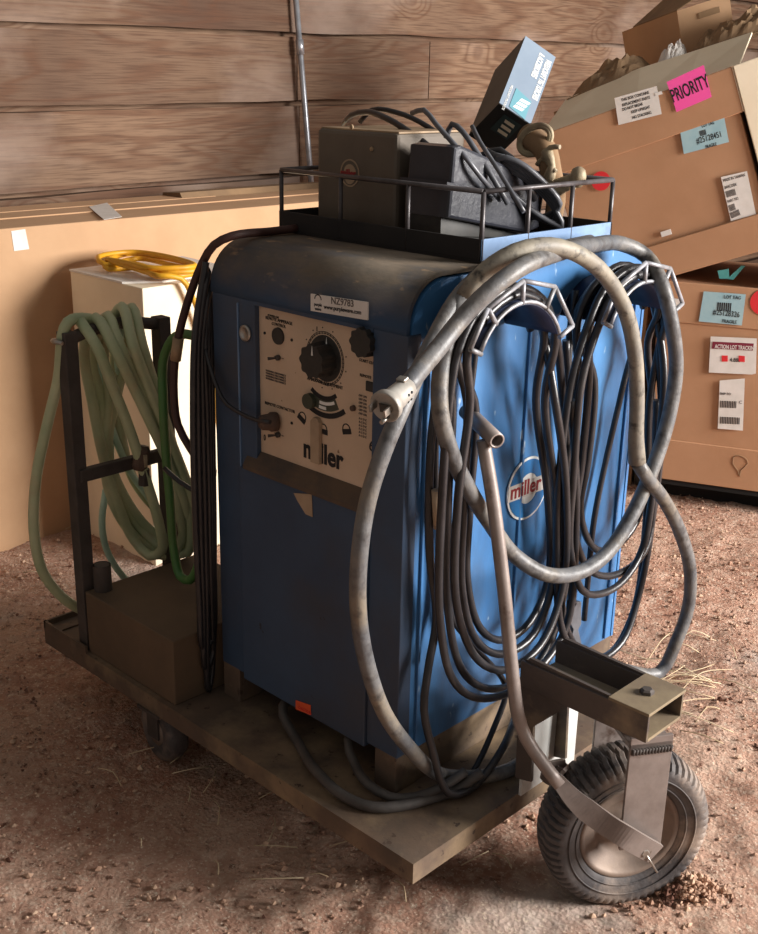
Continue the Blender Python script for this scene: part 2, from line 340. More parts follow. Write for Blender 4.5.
# ------------------------------------------------------------------ setting: ground, wall
def ground_h(x, y):
    p = V((x, y, 0))
    h = .020*noise.noise(p*1.3)+.016*noise.noise(p*4.1)+.010*noise.noise(p*11)+.006*noise.noise(p*27)+.004*noise.noise(p*55)
    return h
def flat(x, y):
    """flatten under wheels so they bed into the dirt"""
    return GZ + ground_h(x, y)
bm = newbm()
def grid_lines(a, b, dense_a, dense_b, fine, coarse):
    L = []; t = a
    while t < b:
        L.append(t); t += fine if dense_a <= t < dense_b else coarse
    L.append(b); return L
xs = grid_lines(-5, 5, -1.7, 1.5, .0125, .06); ys = grid_lines(-4, 9, -1.2, 1.9, .0125, .06)
G = [[bm.verts.new((x, y, flat(x, y))) for y in ys] for x in xs]
for i in range(len(xs)-1):
    for j in range(len(ys)-1):
        f = bm.faces.new((G[i][j], G[i+1][j], G[i+1][j+1], G[i][j+1])); f.smooth = True
o = obj('floor', bm, 'dirt'); o['kind'] = 'structure'

# loose clods and chips of the dirt: nobody could count them
bm = newbm()
def clod(bm, c, r, rnd):
    vs = []
    ico = ((0, 0, 1), (.9, 0, .3), (.28, .85, .3), (-.72, .53, .3), (-.72, -.53, .3), (.28, -.85, .3), (0, 0, -.7))
    for d in ico: vs.append(bm.verts.new(c+V(d)*r*rnd.uniform(.5, 1.25)))
    for f in ((0, 1, 2), (0, 2, 3), (0, 3, 4), (0, 4, 5), (0, 5, 1), (6, 2, 1), (6, 3, 2), (6, 4, 3), (6, 5, 4), (6, 1, 5)): bm.faces.new([vs[k] for k in f])
rnd = random.Random(3)
for k in range(15000):
    x = rnd.uniform(-1.9, 1.5); y = rnd.uniform(-1.3, 2.6)
    if noise.noise(V((x, y, 3))*2.3) < -.25: continue
    r = rnd.choice((.003, .003, .004, .004, .005, .006, .008))*rnd.uniform(.7, 1.3)
    clod(bm, V((x, y, flat(x, y)+r*.3)), r, rnd)
for k in range(420):   # heap ploughed up against the front wheel
    a = rnd.gauss(0, .035); b_ = rnd.gauss(0, .028)
    x = .455+a*.8; y = .345+a*.6+b_; h = .055*math.exp(-(a*a+b_*b_)/.0025)
    clod(bm, V((x, y, GZ+h*rnd.uniform(.1, 1))), rnd.uniform(.003, .009), rnd)
tag(obj('dirt_clods', bm, 'clod'), 'loose reddish dirt crumbs and chips strewn over the barn floor', 'dirt', kind='stuff')

# straw wisps
bm = newbm()
for k in range(26):
    c = at(rnd.gauss(690, 26), rnd.gauss(690, 24), 'z', GZ); a = rnd.gauss(.9, .5); l = rnd.uniform(.08, .26)
    d = V((math.cos(a), math.sin(a), 0))*l/2; s_ = V((-d.y, d.x, 0))*rnd.uniform(-.3, .3)
    tube(bm, [c-d+V((0, 0, .012)), c+s_+V((0, 0, .02+rnd.random()*.02)), c+d+V((0, 0, .012))], .0014, 4, .03)
tag(obj('straw', bm, 'straw'), 'dry pale straw wisps lying on the dirt right of the wheel', 'straw', kind='stuff')
bm = newbm()
for k in range(38):
    u, v = rnd.choice(((170, 800), (260, 780), (330, 830), (380, 780), (230, 850), (440, 860), (20, 540), (5, 560)))
    c = at(u+rnd.gauss(0, 36), v+rnd.gauss(0, 26), 'z', GZ); a = rnd.uniform(0, PI); l = rnd.uniform(.03, .11)
    d = V((math.cos(a), math.sin(a), 0))*l/2
    tube(bm, [c-d+V((0, 0, .012)), c+V((d.y*.2, -d.x*.2, .02)), c+d+V((0, 0, .010))], .0013, 4, .03)
tag(obj('twigs', bm, 'straw'), 'thin dry twigs scattered on the dirt before the cart', 'twigs', kind='stuff')

# plank wall
WX = -2.62
bm = newbm(); lay = bm.faces.layers.float.new('board')
rows = [-.25, .02, .30, .585, .873, 1.172, 1.452, 1.74, 2.03, 2.32, 2.6, 2.9]
cuts = {2: [.5, 3.2], 3: [2.1, 4.9], 4: [2.10, 4.6], 5: [2.085, 2.935, 5.2], 6: [2.045, 5.0], 7: [2.9, 5.6]}
rb = random.Random(11)
for k in range(len(rows)-1):
    ed = [-3.0]+cuts.get(k, [1.4+.7*(k % 3), 4.8])+[9.0]
    for a, b in zip(ed[:-1], ed[1:]):
        nf = len(bm.faces); z0, z1 = rows[k]+.0105, rows[k+1]-.0105; dx = rb.uniform(0, .012)
        n = 24; va = []
        for j in range(n+1):
            y = a+.003+(b-a-.006)*j/n; sl = .009*(y-.7)
            w0 = .004*noise.noise(V((y*2, k, 0))); w1 = .004*noise.noise(V((y*2, k, 5)))
            va.append([bm.verts.new(p) for p in ((WX+dx, y, z0+sl+w0*2), (WX+dx, y, z1+sl+w1*2), (WX-.035, y, z1+sl+w1), (WX-.035, y, z0+sl+w0))])
        fs = []
        for p, q in zip(va[:-1], va[1:]):
            for i in range(4): fs.append(bm.faces.new((p[i], p[(i+1) % 4], q[(i+1) % 4], q[i])))
        fs.append(bm.faces.new(va[0][::-1])); fs.append(bm.faces.new(va[-1]))
        val = rb.random()
        if k == 5 and a == 2.935: val = .0
        for f in fs: f[lay] = val
bmesh.ops.recalc_face_normals(bm, faces=bm.faces[:])
nb = len(bm.faces)
box(bm, WX-.09, WX-.045, -3, 9, GZ-.1, 3.0)
bm.faces.ensure_lookup_table()
for f in bm.faces[nb:]: f.material_index = 1
o = obj('wall_back', bm, ['wood', 'gap']); o['kind'] = 'structure'
# conduit on the wall
t = thing('conduit', at(312, 190, 'x', -2.56), 'thin galvanised conduit pipe running up the plank wall', 'pipe')
bm = newbm(); p0, p1 = at(312, 192, 'x', -2.56), at(296, 0, 'x', -2.575); d = (p1-p0)
sweep(bm, [p0-d.normalized()*1.0, p1+d*.5], .0125, 12); obj('pipe', bm, 'conduit', t)
bm = newbm(); pc = at(300, 47, 'x', -2.57); sweep(bm, [pc-d.normalized()*.03, pc+d.normalized()*.03], .017, 12); obj('coupling', bm, 'conduit', t)

# ------------------------------------------------------------------ cart
cart = thing('welder_cart', (-.45, .2, GZ), 'low rusty steel flat cart with a front swivel wheel carrying the blue welder', 'cart')
bm = newbm()
PX0, PX1, PY0, PY1 = -1.09, .163, -.125, .70
box(bm, PX0, PX1, PY0, PY1, -.006, 0)
for a in ((PX0, PX1, PY0, PY0+.006, -.043, -.006), (PX0, PX1, PY1-.006, PY1, -.043, -.006), (PX0, PX0+.006, PY0+.006, PY1-.006, -.043, -.006), (PX1-.006, PX1, PY0+.006, PY1-.006, -.043, -.006)): box(bm, *a)
box(bm, PX0, -.90, PY0, PY0+.006, 0, .018); box(bm, PX0, PX0+.006, PY0, .4, 0, .018); box(bm, PX0+.006, PX0+.05, PY0+.006, .1, 0, .004)
for yy in (.1, .35, .6): box(bm, PX0+.01, PX1-.01, yy, yy+.04, -.04, -.006)
obj('platform', bm, 'rust', cart)
bm = newbm(); box(bm, -.905, -.560, -.112, .215, 0, .158, .003); obj('storage_box', bm, 'brownplate', cart, 'brown dusty steel box welded on the left end')
for yy in (-.098, .150):
    bm = newbm(); box(bm, -.948, -.912, yy-.014, yy+.018, 0, .772, .002); obj('post', bm, 'darksteel', cart)
bm = newbm(); sweep(bm, [V((-.885, -.075, .158)), V((-.885, -.075, .222))], .021, 24, cap=False); sweep(bm, [V((-.885, -.075, .158)), V((-.885, -.075, .222))], .017, 24)
obj('stub_pipe', bm, 'darksteel', cart)
bm = newbm(); tube(bm, [V((-.93, -.10, .750)), V((-.93, -.05, .764)), V((-.93, .03, .772)), V((-.93, .10, .764)), V((-.93, .16, .750))], .014, 10); obj('hose_bar', bm, 'darksteel', cart)
bm = newbm(); box(bm, -.925, -.905, -.10, .165, .425, .455, .002); obj('cross_bar', bm, 'darksteel', cart)
bm = newbm(); disc(bm, (-.938, -.113, .752), (0, -1, 0), .020, .01, 24, .006, X=(1, 0, 0)); tube(bm, [V((-.95, -.12, .752)), V((-.93, -.128, .754)), V((-.91, -.12, .752))], .005, 8)
obj('clip', bm, 'silver', cart)
# upright with gusset, inner plate with its lit face painted pale
PB = .165
P = [at(u, v, 'y', PB) for u, v in ((521, 664), (530, 658), (644, 712), (641, 733), (574, 703), (533, 727), (531, 782), (515, 778))]
bm = newbm(); prism(bm, P, V((0, .007, 0))); obj('gusset', bm, 'beam', cart)
bm = newbm(); prism(bm, [p+V((0, .11, 0)) for p in P], V((0, .007, 0))); obj('gusset', bm, 'beam', cart)
bm = newbm(); box(bm, .166, .172, .173, .350, 0, .240); obj('upright_plate', bm, 'bright', cart, 'upright plate under the beam, painted pale for its lit face')
bm = newbm()
BX0, BX1, BZ = .160, .432, .297
box(bm, BX0, BX1, .160, .166, BZ-.052, BZ, .001); box(bm, BX0, BX1, .272, .278, BZ-.052, BZ, .001); TBM = obj('tongue_beam', bm, 'beam', cart)
bm = newbm(); box(bm, BX0, BX1, .166, .272, BZ-.052, BZ-.046); obj('web', bm, 'captan', TBM, 'dusty tan web between the flanges')
bm = newbm(); box(bm, .352, .434, .158, .280, BZ, BZ+.006, .001); obj('cap_plate', bm, 'captan', cart, 'dusty tan cap plate on the beam end')
bm = newbm(); lathe(bm, [(.013, 0), (.013, .006), (.009, .009)], (.392, .218, BZ+.006), (0, 0, 1), 6, False); obj('pivot_bolt', bm, 'darksteel', cart)
# fork and wheel
WC = V((.345, .265, -.016)); A = V((.84, -.54, 0)).normalized(); T = V((.54, .84, 0)).normalized(); Z = V((0, 0, 1))
bm = newbm(); lathe(bm, [(.022, 0), (.022, .05)], (.375, .24, BZ-.10), (0, 0, 1), 20); obx = obj('swivel_stem', bm, 'darksteel', cart)
fork = newbm()
obox(fork, WC+A*.070-T*.041+Z*.000, T*.082, A*.007, Z*.236, .001)
obox(fork, WC-A*.077-T*.041+Z*.000, T*.082, A*.007, Z*.236, .001)
prism(fork, [WC+A*.070-T*.041, WC+A*.077-T*.041, WC+A*.077-T*.041, WC+A*.070-T*.041+Z*.001], T*.001) if False else None
obox(fork, WC-A*.077-T*.041+Z*.214, T*.082, A*.154, Z*.010, .001)
FK = obj('fork', fork, 'pipe', cart)
bm = newbm()
for k in range(13):
    c = WC+A*.079+T*(-.036+.006*k)+Z*.208
    sweep(bm, [c-Z*.004, c+Z*.007+T*.002], .0036, 6)
obj('weld_bead', bm, 'darksteel', FK)
R_ = .165; w = .044
whl_prof = [(.098, -.030), (.104, -.036), (.118, -.043), (.136, -.047), (.150, -.045), (.159, -.036), (.164, -.022), (.1655, -.008), (.1655, .008), (.164, .022), (.159, .036), (.150, .045), (.136, .047), (.118, .043), (.104, .036), (.098, .030)]
bm = newbm(); seg = 240
ax = A; uu = T; ww = Z; rings = []
for j, (r, h) in enumerate(whl_prof):
    ring = []
    for k in range(seg):
        a = 2*PI*k/seg; rr = r; hh = h
        if .149 < r < .1655: rr = r-(.0065 if k % 4 == 0 else 0)
        if r >= .1655: rr = r-(.005 if (k+(1 if h > 0 else 0)*1) % 4 == 0 else 0)
        p = WC+ax*hh+(uu*math.cos(a)+ww*math.sin(a))*rr
        if p.z < GZ-.004 + .0: p.z = max(p.z, GZ-.012)
        ring.append(bm.verts.new(p))
    rings.append(ring)
for a_, b_ in zip(rings, rings[1:]+rings[:1]):
    for k in range(seg): bm.faces.new((a_[k], a_[(k+1) % seg], b_[(k+1) % seg], b_[k])).smooth = (a_[0].co-WC).length < .155
for r in (.111, .127):
    for s_ in (-1, 1):
        h = {.111: .0405, .127: .0462}[r]
        sweep(bm, [WC+ax*h*s_+(uu*math.cos(2*PI*k/90)+ww*math.sin(2*PI*k/90))*r for k in range(90)], .0016, 6, closed=True)
bmesh.ops.recalc_face_normals(bm, faces=bm.faces[:])
WH = obj('front_wheel', newbm_ := bm, 'tire', cart, 'black air-filled tyre caked with dust')
bm = newbm(); lathe(bm, [(.0, .014), (.03, .014), (.034, .010), (.060, .008), (.066, .018), (.086, .022), (.090, .030), (.0985, .034), (.1015, .030), (.098, .024), (.098, -.024), (.1015, -.030), (.0985, -.034), (.090, -.030), (.086, -.022), (.066, -.018), (.060, -.008), (.034, -.010), (.0, -.014)], WC, A, 64); obj('rim', bm, 'rim', WH)
bm = newbm(); lathe(bm, [(.017, -.066), (.024, -.050), (.024, .050), (.017, .066)], WC, A, 24); obj('hub', bm, 'rim', WH)
bm = newbm(); lathe(bm, [(.009, -.09), (.009, .096), (.007, .10)], WC+Z*.004, A, 6, False); lathe(bm, [(.014, .088), (.014, .095)], WC+Z*.004, A, 24); sweep(bm, [WC+A*.095+Z*.004, WC+A*.095+Z*(-.045)+T*.03], .0022, 6); obj('axle', bm, 'silver', cart)
# tow handle: T bar pipe bent down to flat strap that bolts on the axle
HB = lambda u, v, y: at(u, v, 'y', y)
bm = newbm()
hp = [HB(483, 440, .095), HB(493, 500, .10), HB(504, 590, .10), HB(512, 670, .10), HB(518, 715, .10), HB(526, 738, .105), HB(542, 762, .115), HB(560, 785, .125)]
tube(bm, hp, .0125, 16, .02); obj('handle_pipe', bm, 'pipe', cart)
strap_c = [HB(556, 778, .122), HB(575, 800, .135), HB(600, 820, .155), HB(628, 838, .175), WC+A*.087+T*.025-Z*.008]
def strap(pts, wid, th, nrm):
    b = newbm(); P_ = smooth_path(pts, .006); pr_ = None
    for i, p in enumerate(P_):
        t_ = (P_[min(i+1, len(P_)-1)]-P_[max(i-1, 0)]).normalized(); n_ = nrm-t_*nrm.dot(t_); n_.normalize(); s_ = t_.cross(n_)
        ww_ = wid*(.55+.45*min(1, i/12))
        q = [b.verts.new(p+s_*ww_/2+n_*th/2), b.verts.new(p-s_*ww_/2+n_*th/2), b.verts.new(p-s_*ww_/2-n_*th/2), b.verts.new(p+s_*ww_/2-n_*th/2)]
        if pr_:
            for k in range(4): b.faces.new((pr_[k], pr_[(k+1) % 4], q[(k+1) % 4], q[k]))
        else: b.faces.new(q)
        pr_ = q
    b.faces.new(pr_[::-1]); bmesh.ops.recalc_face_normals(b, faces=b.faces[:]); return b
obj('handle_strap', strap(strap_c, .042, .007, A), 'pipe', cart)
fs2 = [HB(560, 775, .15), HB(566, 768, .25), WC-A*.087-T*.12+Z*.07, WC-A*.087]
obj('handle_strap', strap(fs2, .042, .007, A), 'pipe', cart)
bm = newbm(); q0, q1 = at(497, 441, 'x', .125), at(466, 411, 'x', .018)
dd = (q1-q0).normalized()
lathe(bm, [(.0105, .004), (.0105, 0), (.0145, 0), (.0145, (q1-q0).length), (.0, (q1-q0).length)], q0, dd, 28, cap=False)
lathe(bm, [(.0105, .0), (.0105, .10)], q0, dd, 28, cap=False)
obj('handle_grip', bm, 'pipe', cart, 'open-ended steel cross tube of the tow handle')
# rear wheels under the platform
for y_ in (-.085, .60):
    c = V((-.645, y_, GZ+.066)); bm = newbm()
    lathe(bm, [(.03, -.022), (.055, -.026), (.070, -.022), (.076, -.010), (.076, .010), (.070, .022), (.055, .026), (.03, .022)], c, (.12, 1, 0), 40)
    W2 = obj('rear_wheel', bm, 'tire', cart)
    bm = newbm(); lathe(bm, [(.0, .0265), (.034, .024), (.034, -.024), (.0, -.0265)], c, (.12, 1, 0), 24, cap=False); obj('rim', bm, 'rim', W2)
    bm = newbm()
    for s_ in (-1, 1): box(bm, c.x-.02, c.x+.02, c.y+s_*.031-.0025, c.y+s_*.031+.0025, c.z-.012, -.045)
    box(bm, c.x-.04, c.x+.04, c.y-.045, c.y+.045, -.048, -.042); obj('caster_bracket', bm, 'darksteel', cart)

# ------------------------------------------------------------------ welder cabinet
CW, CD = .532, .744
wel = thing('welding_machine', (-CW/2, CD/2, 0), 'large dusty blue cabinet welding machine standing on the cart', 'welding machine')
ZT = 1.005; RR = .088
def prof(inset=0, z0=.08, d0=0.0, ztop=ZT, r=RR, n=10):
    """side outline in y, z: straight flanks, rounded shoulders"""
    y0, y1 = inset+d0, CD-inset; zt = ztop-inset
    pts = [(y0, z0), (y0, zt-r)]
    pts += [(y0+r-r*math.cos(a), zt-r+r*math.sin(a)) for a in [PI/2*k/n for k in range(1, n+1)]]
    r2 = r*.75
    pts += [(y1-r2+r2*math.sin(a), zt-r2+r2*math.cos(a)) for a in [PI/2*k/n for k in range(0, n+1)]]
    pts += [(y1, z0)]
    return pts
# inner body keeps the cabinet closed
bm = newbm(); prism(bm, [V((-CW+.02, y, z)) for y, z in prof(.036, .09)], V((CW-.04, 0, 0))); obj('inner_body', bm, 'navy', wel)
# wraparound top cover: a bent sheet
def sheet(bm, pts, x0, x1, th):
    n = len(pts)
    o_ = [V((0, *p)) for p in pts]; inn = []
    for i, p in enumerate(o_):
        t_ = (o_[min(i+1, n-1)]-o_[max(i-1, 0)]).normalized(); nn = V((0, t_.z, -t_.y)); inn.append(p+nn*th)
    va = []
    for p, q in zip(o_, inn):
        va.append([bm.verts.new((x0, p.y, p.z)), bm.verts.new((x1, p.y, p.z)), bm.verts.new((x1, q.y, q.z)), bm.verts.new((x0, q.y, q.z))])
    for a, b in zip(va[:-1], va[1:]):
        for k in range(4):
            f = bm.faces.new((a[k], a[(k+1) % 4], b[(k+1) % 4], b[k])); f.smooth = k == 0
    bm.faces.new(va[0]); bm.faces.new(va[-1][::-1]); bmesh.ops.recalc_face_normals(bm, faces=bm.faces[:])
bm = newbm(); cp = prof(0, .905); sheet(bm, cp[:-1]+[(CD, .84)], -CW-.004, -.004, .008); obj('top_cover', bm, 'cover', wel, 'dust-covered top cover with rounded front edge')
# right side: main panel, front corner strip
bm = newbm(); pp = prof(.012, .08)
prism(bm, [V((-.014, y, z)) for y, z in pp], V((.012, 0, 0))); SIDE = obj('side_panel', bm, 'blue', wel, 'bright blue right side panel')
for y_, z1_ in ((.050, .86), (.338, .88), (.70, .90)):
    bm = newbm(); box(bm, -.003, .0035, y_, y_+.006, .085, z1_, .001); obj('seam', bm, 'blue', SIDE)
bm = newbm(); prism(bm, [V((-CW+.002, y, z)) for y, z in pp], V((.012, 0, 0))); obj('side_panel', bm, 'blue_shaded', wel)
bm = newbm(); box(bm, -CW, 0, CD-.012, CD-.004, .08, .90); obj('rear_panel', bm, 'blue', wel)
# front
FX0, FX1 = -.402, -.082
bm = newbm()
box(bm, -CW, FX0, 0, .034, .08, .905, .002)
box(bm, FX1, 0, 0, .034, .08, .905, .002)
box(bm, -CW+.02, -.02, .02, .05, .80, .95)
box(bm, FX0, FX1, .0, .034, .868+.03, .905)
obj('front_frame', bm, 'blue_shaded', wel)
bm = newbm(); box(bm, -.4525, -.4495, -.0025, .002, .085, .895); obj('trim_bead', bm, 'tray', wel)
bm = newbm(); prism(bm, [V((FX0-.03, y, z)) for y, z in ((.030, .603), (.010, .600), (-.006, .580), (-.012, .570), (-.012, .562), (.030, .562))], V((FX1-FX0+.03, 0, 0))); obj('ledge', bm, 'ledge', wel)
bm = newbm(); box(bm, -.452, FX1, -.006, .03, .072, .560, .002); obj('lower_door', bm, 'blue_shaded', wel)
PY = .012
def pv(u, v, o_=0): return at(u, v, 'y', PY-o_)
NF = V((0, -1, 0))
bm = newbm(); box(bm, FX0, FX1, PY, PY+.006, .60, .90); CP = obj('control_panel', bm, 'panel', wel, 'cream-coloured control panel with black dials and lettering')
def pdisc(name, u, v, r, th, m, par=None, lob=None, base=0, lbl=None, seg=40):
    b = newbm(); c = pv(u, v); lathe(b, [(0, base), (r, base), (r*.97, base+th), (0, base+th)], c, NF, seg, False, lob, cap=False); return obj(name, b, m, par or CP, lbl)
pdisc('dial_plate', 325, 358.5, .0435, .0015, 'knob')
b = newbm(); c = pv(325, 358.5)
for r_ in (.0465, .0495): ringp(b, c+NF*.0002, V((1, 0, 0)), Z, r_, r_+.001, .0006, seg=48)
for k in range(40):
    a = 2*PI*k/40; d = V((math.cos(a), 0, math.sin(a))); s_ = V((-d.z, 0, d.x))*.0005
    prism(b, [c+d*.0455-s_, c+d*.0455+s_, c+d*.0505+s_, c+d*.0505-s_], NF*.0006)
for k in range(12):
    a = 2*PI*k/13+1.2; d = V((math.cos(a), 0, math.sin(a)))
    disc(b, c+d*.057, NF, .0014, .0006, 8)
obj('dial_scale', b, 'ink', CP)
lobf = lambda a: 1+.07*math.cos(9*a)
kn = pdisc('amperage_knob', 325, 358.5, .031, .034, 'knob', lob=lobf, base=.001, seg=90)
b = newbm(); cc = c+NF*.0355+V((.004, 0, .020)); prism(b, [cc+V((-.0018, 0, -.008)), cc+V((.0018, 0, -.008)), cc+V((0, 0, .010))], NF*.001); obj('pointer', b, 'white', kn)
b = newbm(); cc = c+NF*.0018+V((.006, 0, .038)); prism(b, [cc+V((-.003, 0, -.020)), cc+V((.0025, 0, -.020)), cc+V((0, 0, .003))], NF*.0008); obj('pointer', b, 'white', CP)
pdisc('receptacle', 278.7, 336, .0165, .004, 'knob')
for u, v in ((265, 333), (292, 340), (292, 423)): pdisc('panel_screw', u, v, .0028, .0018, 'ink')
def toggle(u, v):
    b = newbm(); c_ = pv(u, v); lathe(b, [(.0055, 0), (.0055, .006), (.003, .008)], c_, NF, 16); sweep(b, [c_+NF*.006, c_+NF*.020+V((-.010, 0, -.001))], .0024, 8, rf=lambda t_: .0018+.0016*t_); obj('toggle_switch', b, 'darksteel', CP)
    b = newbm()
    for s_ in (-1, 1): prism(b, [c_+V((s_*.011-.003, 0, -.0006)), c_+V((s_*.011+.003, 0, -.0006)), c_+V((s_*.011+.003, 0, .0006)), c_+V((s_*.011-.003, 0, .0006))], NF*.0006)
    obj('mark', b, 'ink', CP)
toggle(279, 357.5); toggle(279, 434.5)
kn2 = pdisc('start_current_knob', 369.5, 341, .026, .024, 'knob', lob=lobf, seg=90)
b = newbm(); c2 = pv(371, 386.5); box(b, c2.x-.010, c2.x+.012, PY-.004, PY, c2.z-.009, c2.z+.009, .001); obj('rocker_switch', b, 'knob', CP)
# connector with the thin cord
cc = pv(276.5, 421.5)
b = newbm(); lathe(b, [(.0, .0), (.019, .0), (.0195, .012), (.0165, .016), (.015, .030), (.009, .036), (.0, .036)], cc, V((-.35, -1, .05)), 24, cap=False); obj('connector_plug', b, 'brownplug', CP)
# range selector: two black arcs, dark window, lever
ca = pv(322, 398)
b = newbm(); X_ = V((1, 0, 0))
o1 = ca+V((.005, 0, .055)); ringp(b, o1, X_, Z, .050, .058, .001, math.radians(232), math.radians(308), 16)
o2 = ca+V((.004, 0, .060)); ringp(b, o2, X_, Z, .087, .097, .001, math.radians(238), math.radians(308), 16)
obj('selector_arcs', b, 'ink', CP)
b = newbm(); ringp(b, o2, X_, Z, .0625, .0835, .0008, math.radians(243), math.radians(300), 12); obj('selector_window', b, 'olive', CP)
b = newbm(); ringp(b, o2, X_, Z, .066, .072, .0014, math.radians(262), math.radians(296), 8); ringp(b, o2, X_, Z, .075, .081, .0014, math.radians(262), math.radians(276), 6); obj('window_label', b, 'white', CP)
pdisc('selector_knob', 311, 400.5, .0150, .010, 'olive')
b = newbm(); cl = pv(318.2, 423)
prism(b, [V((cl.x+x_, PY, cl.z+z_)) for x_, z_ in ((-.0115, -.078), (.0115, -.078), (.0115, .004), (.006, .012), (-.004, .012), (-.0115, .004))], NF*.010, .001); obj('range_lever', b, 'leverc', CP)
for u, v, rot_ in ((302.5, 417, -.5), (323.5, 429, 0), (346.5, 429, .25)):
    c3 = pv(u, v); b = newbm(); X2 = V((math.cos(rot_), 0, math.sin(rot_))); Z2 = V((-math.sin(rot_), 0, math.cos(rot_)))
    ringp(b, c3, X2, Z2, .0085, .0105, .0008, 0, PI, 12); prism(b, [c3-X2*.0115, c3+X2*.0115, c3+X2*.0115-Z2*.010, c3-X2*.0115-Z2*.010], NF*.0008); obj('range_mark', b, 'ink', CP)
def ptxt(s, u, v, size, m='ink', bold=0, sx=1, al='LEFT', par=None, nm='lettering'):
    return text(nm, s, size, pv(u, v)+NF*.0008, (1, 0, 0), (0, 0, 1), m, par or CP, .0004, bold, sx, al)
ptxt('miller', 303.5, 456, .054, bold=.0016, sx=.88)
ptxt('REMOTE AMPERAGE\nCONTROL', 279, 322, .0085, al='CENTER')
ptxt('AMPERAGE ADJUSTMENT', 325, 384.5, .0085, al='CENTER')
ptxt('REMOTE CONTACTOR', 280, 408.5, .0085, al='CENTER')
ptxt('POWER ON', 268, 316, .006)
ptxt('START CURRENT', 359.5, 361, .0075)
ptxt('REMOTE', 360, 376, .0075)
ptxt('1', 316, 331, .013)
ptxt('0', 264, 440, .018, sx=.7)
for k in range(4): ptxt('WARNING DISCONNECT', 266, 371+k*2.6, .0052, 'inkgrey')
for k in range(6): ptxt('OFF ON', 359, 396+k*3.6, .0055, 'inkgrey')
for k in range(6): ptxt('A C D C', 359, 419+k*3.4, .0055, 'inkgrey')
ptxt('6', 369, 450, .030); ptxt('4', 369.5, 470, .026)
pdisc('indicator_lamp', 354, 408, .0055, .006, 'brownplug')
# lock on left frame, auction tag, patch, orange tag
b = newbm(); c = at(246, 333, 'y', 0); lathe(b, [(.0, 0), (.0165, 0), (.0165, .004), (.012, .006), (.010, .003), (.0, .003)], c, NF, 32, cap=False); obj('round_lock', b, 'silver', wel, 'round metal lock left of the control panel')
def fq(name, uv, y, m, par, th=.0012, label=None):
    return quad_label(name, [at(u, v, 'y', y) for u, v in uv], NF, m, par, th, label)
TG = fq('auction_tag', ((312, 293.5), (369, 302), (369, 320), (312, 310.5)), -.001, 'paper', wel, .003, 'white asset sticker above the control panel')
X1 = (at(369, 302, 'y', 0)-at(312, 293.5, 'y', 0)).normalized(); Yt = V((0, 0, 1))
text('lettering', 'NZ9783', .017, at(331, 303.5, 'y', -.0045), X1, Yt, 'inkgrey', TG, .0004, .0003)
text('lettering', 'www.purplewave.com', .0105, at(324, 308.5, 'y', -.0045), X1, Yt, 'ink', TG, .0004, .0003)
text('lettering', 'purple\nwave', .008, at(318, 306, 'y', -.0045), X1, Yt, 'ink', TG, .0004, .0002, align='CENTER')
b = newbm(); c = at(318, 299.5, 'y', -.0044); ringp(b, c, V((1, 0, 0)), Z, .0075, .0095, .0004, 0, PI, 12); obj('emblem', b, 'ink', TG)
fq('torn_label', ((294, 493), (312, 494), (313, 517), (306, 514), (298, 501)), -.0065, 'leverc', wel, .0008, 'torn scrap of tan label on the door')
OT = fq('orange_tag', ((296, 700), (311, 705), (311, 715), (296, 709)), -.0065, 'orange', wel, .0008, 'small orange tag at the foot of the door')
text('lettering', 'CAUTION', .009, at(298, 708, 'y', -.0082), X1, Yt, 'red', OT, .0002)
# skid rails
for x0 in (-CW+.004, -.056):
    bm = newbm(); box(bm, x0, x0+.052, .004, CD-.004, .0, .080, .002)
    box(bm, x0-.002, x0+.054, .0, .06, 0, .083, .002); obj('skid_rail', bm, 'rust', wel)
# side badge
bc = at(527, 488, 'x', 0.0); XS = V((0, 1, 0)); NS = V((1, 0, 0)); BX_ = 0.0
rx = .066; ry = .066
b = newbm(); disc(b, bc, NS, rx, .0022, 48, ry, X=XS); BD = obj('badge', b, 'white', wel, 'round blue and white maker badge on the side')
b = newbm(); ringp(b, bc+NS*.0022, XS, Z, .032, .061, .0010, math.radians(14), math.radians(166), 32); ringp(b, bc+NS*.0022, XS, Z, .032, .061, .0010, math.radians(194), math.radians(346), 32); obj('ring_segments', b, 'logo_blue', BD)
b = newbm(); prism(b, [bc+NS*.0024+XS*a_+Z*c_ for a_, c_ in ((-.064, -.015), (.064, -.015), (.064, .018), (-.064, .018))], NS*.0010); obj('name_band', b, 'paper', BD)
text('lettering', 'miller', .044, bc+NS*.0038-XS*.058-Z*.010, XS, Z, 'logo_red', BD, .0004, .0008, .98)
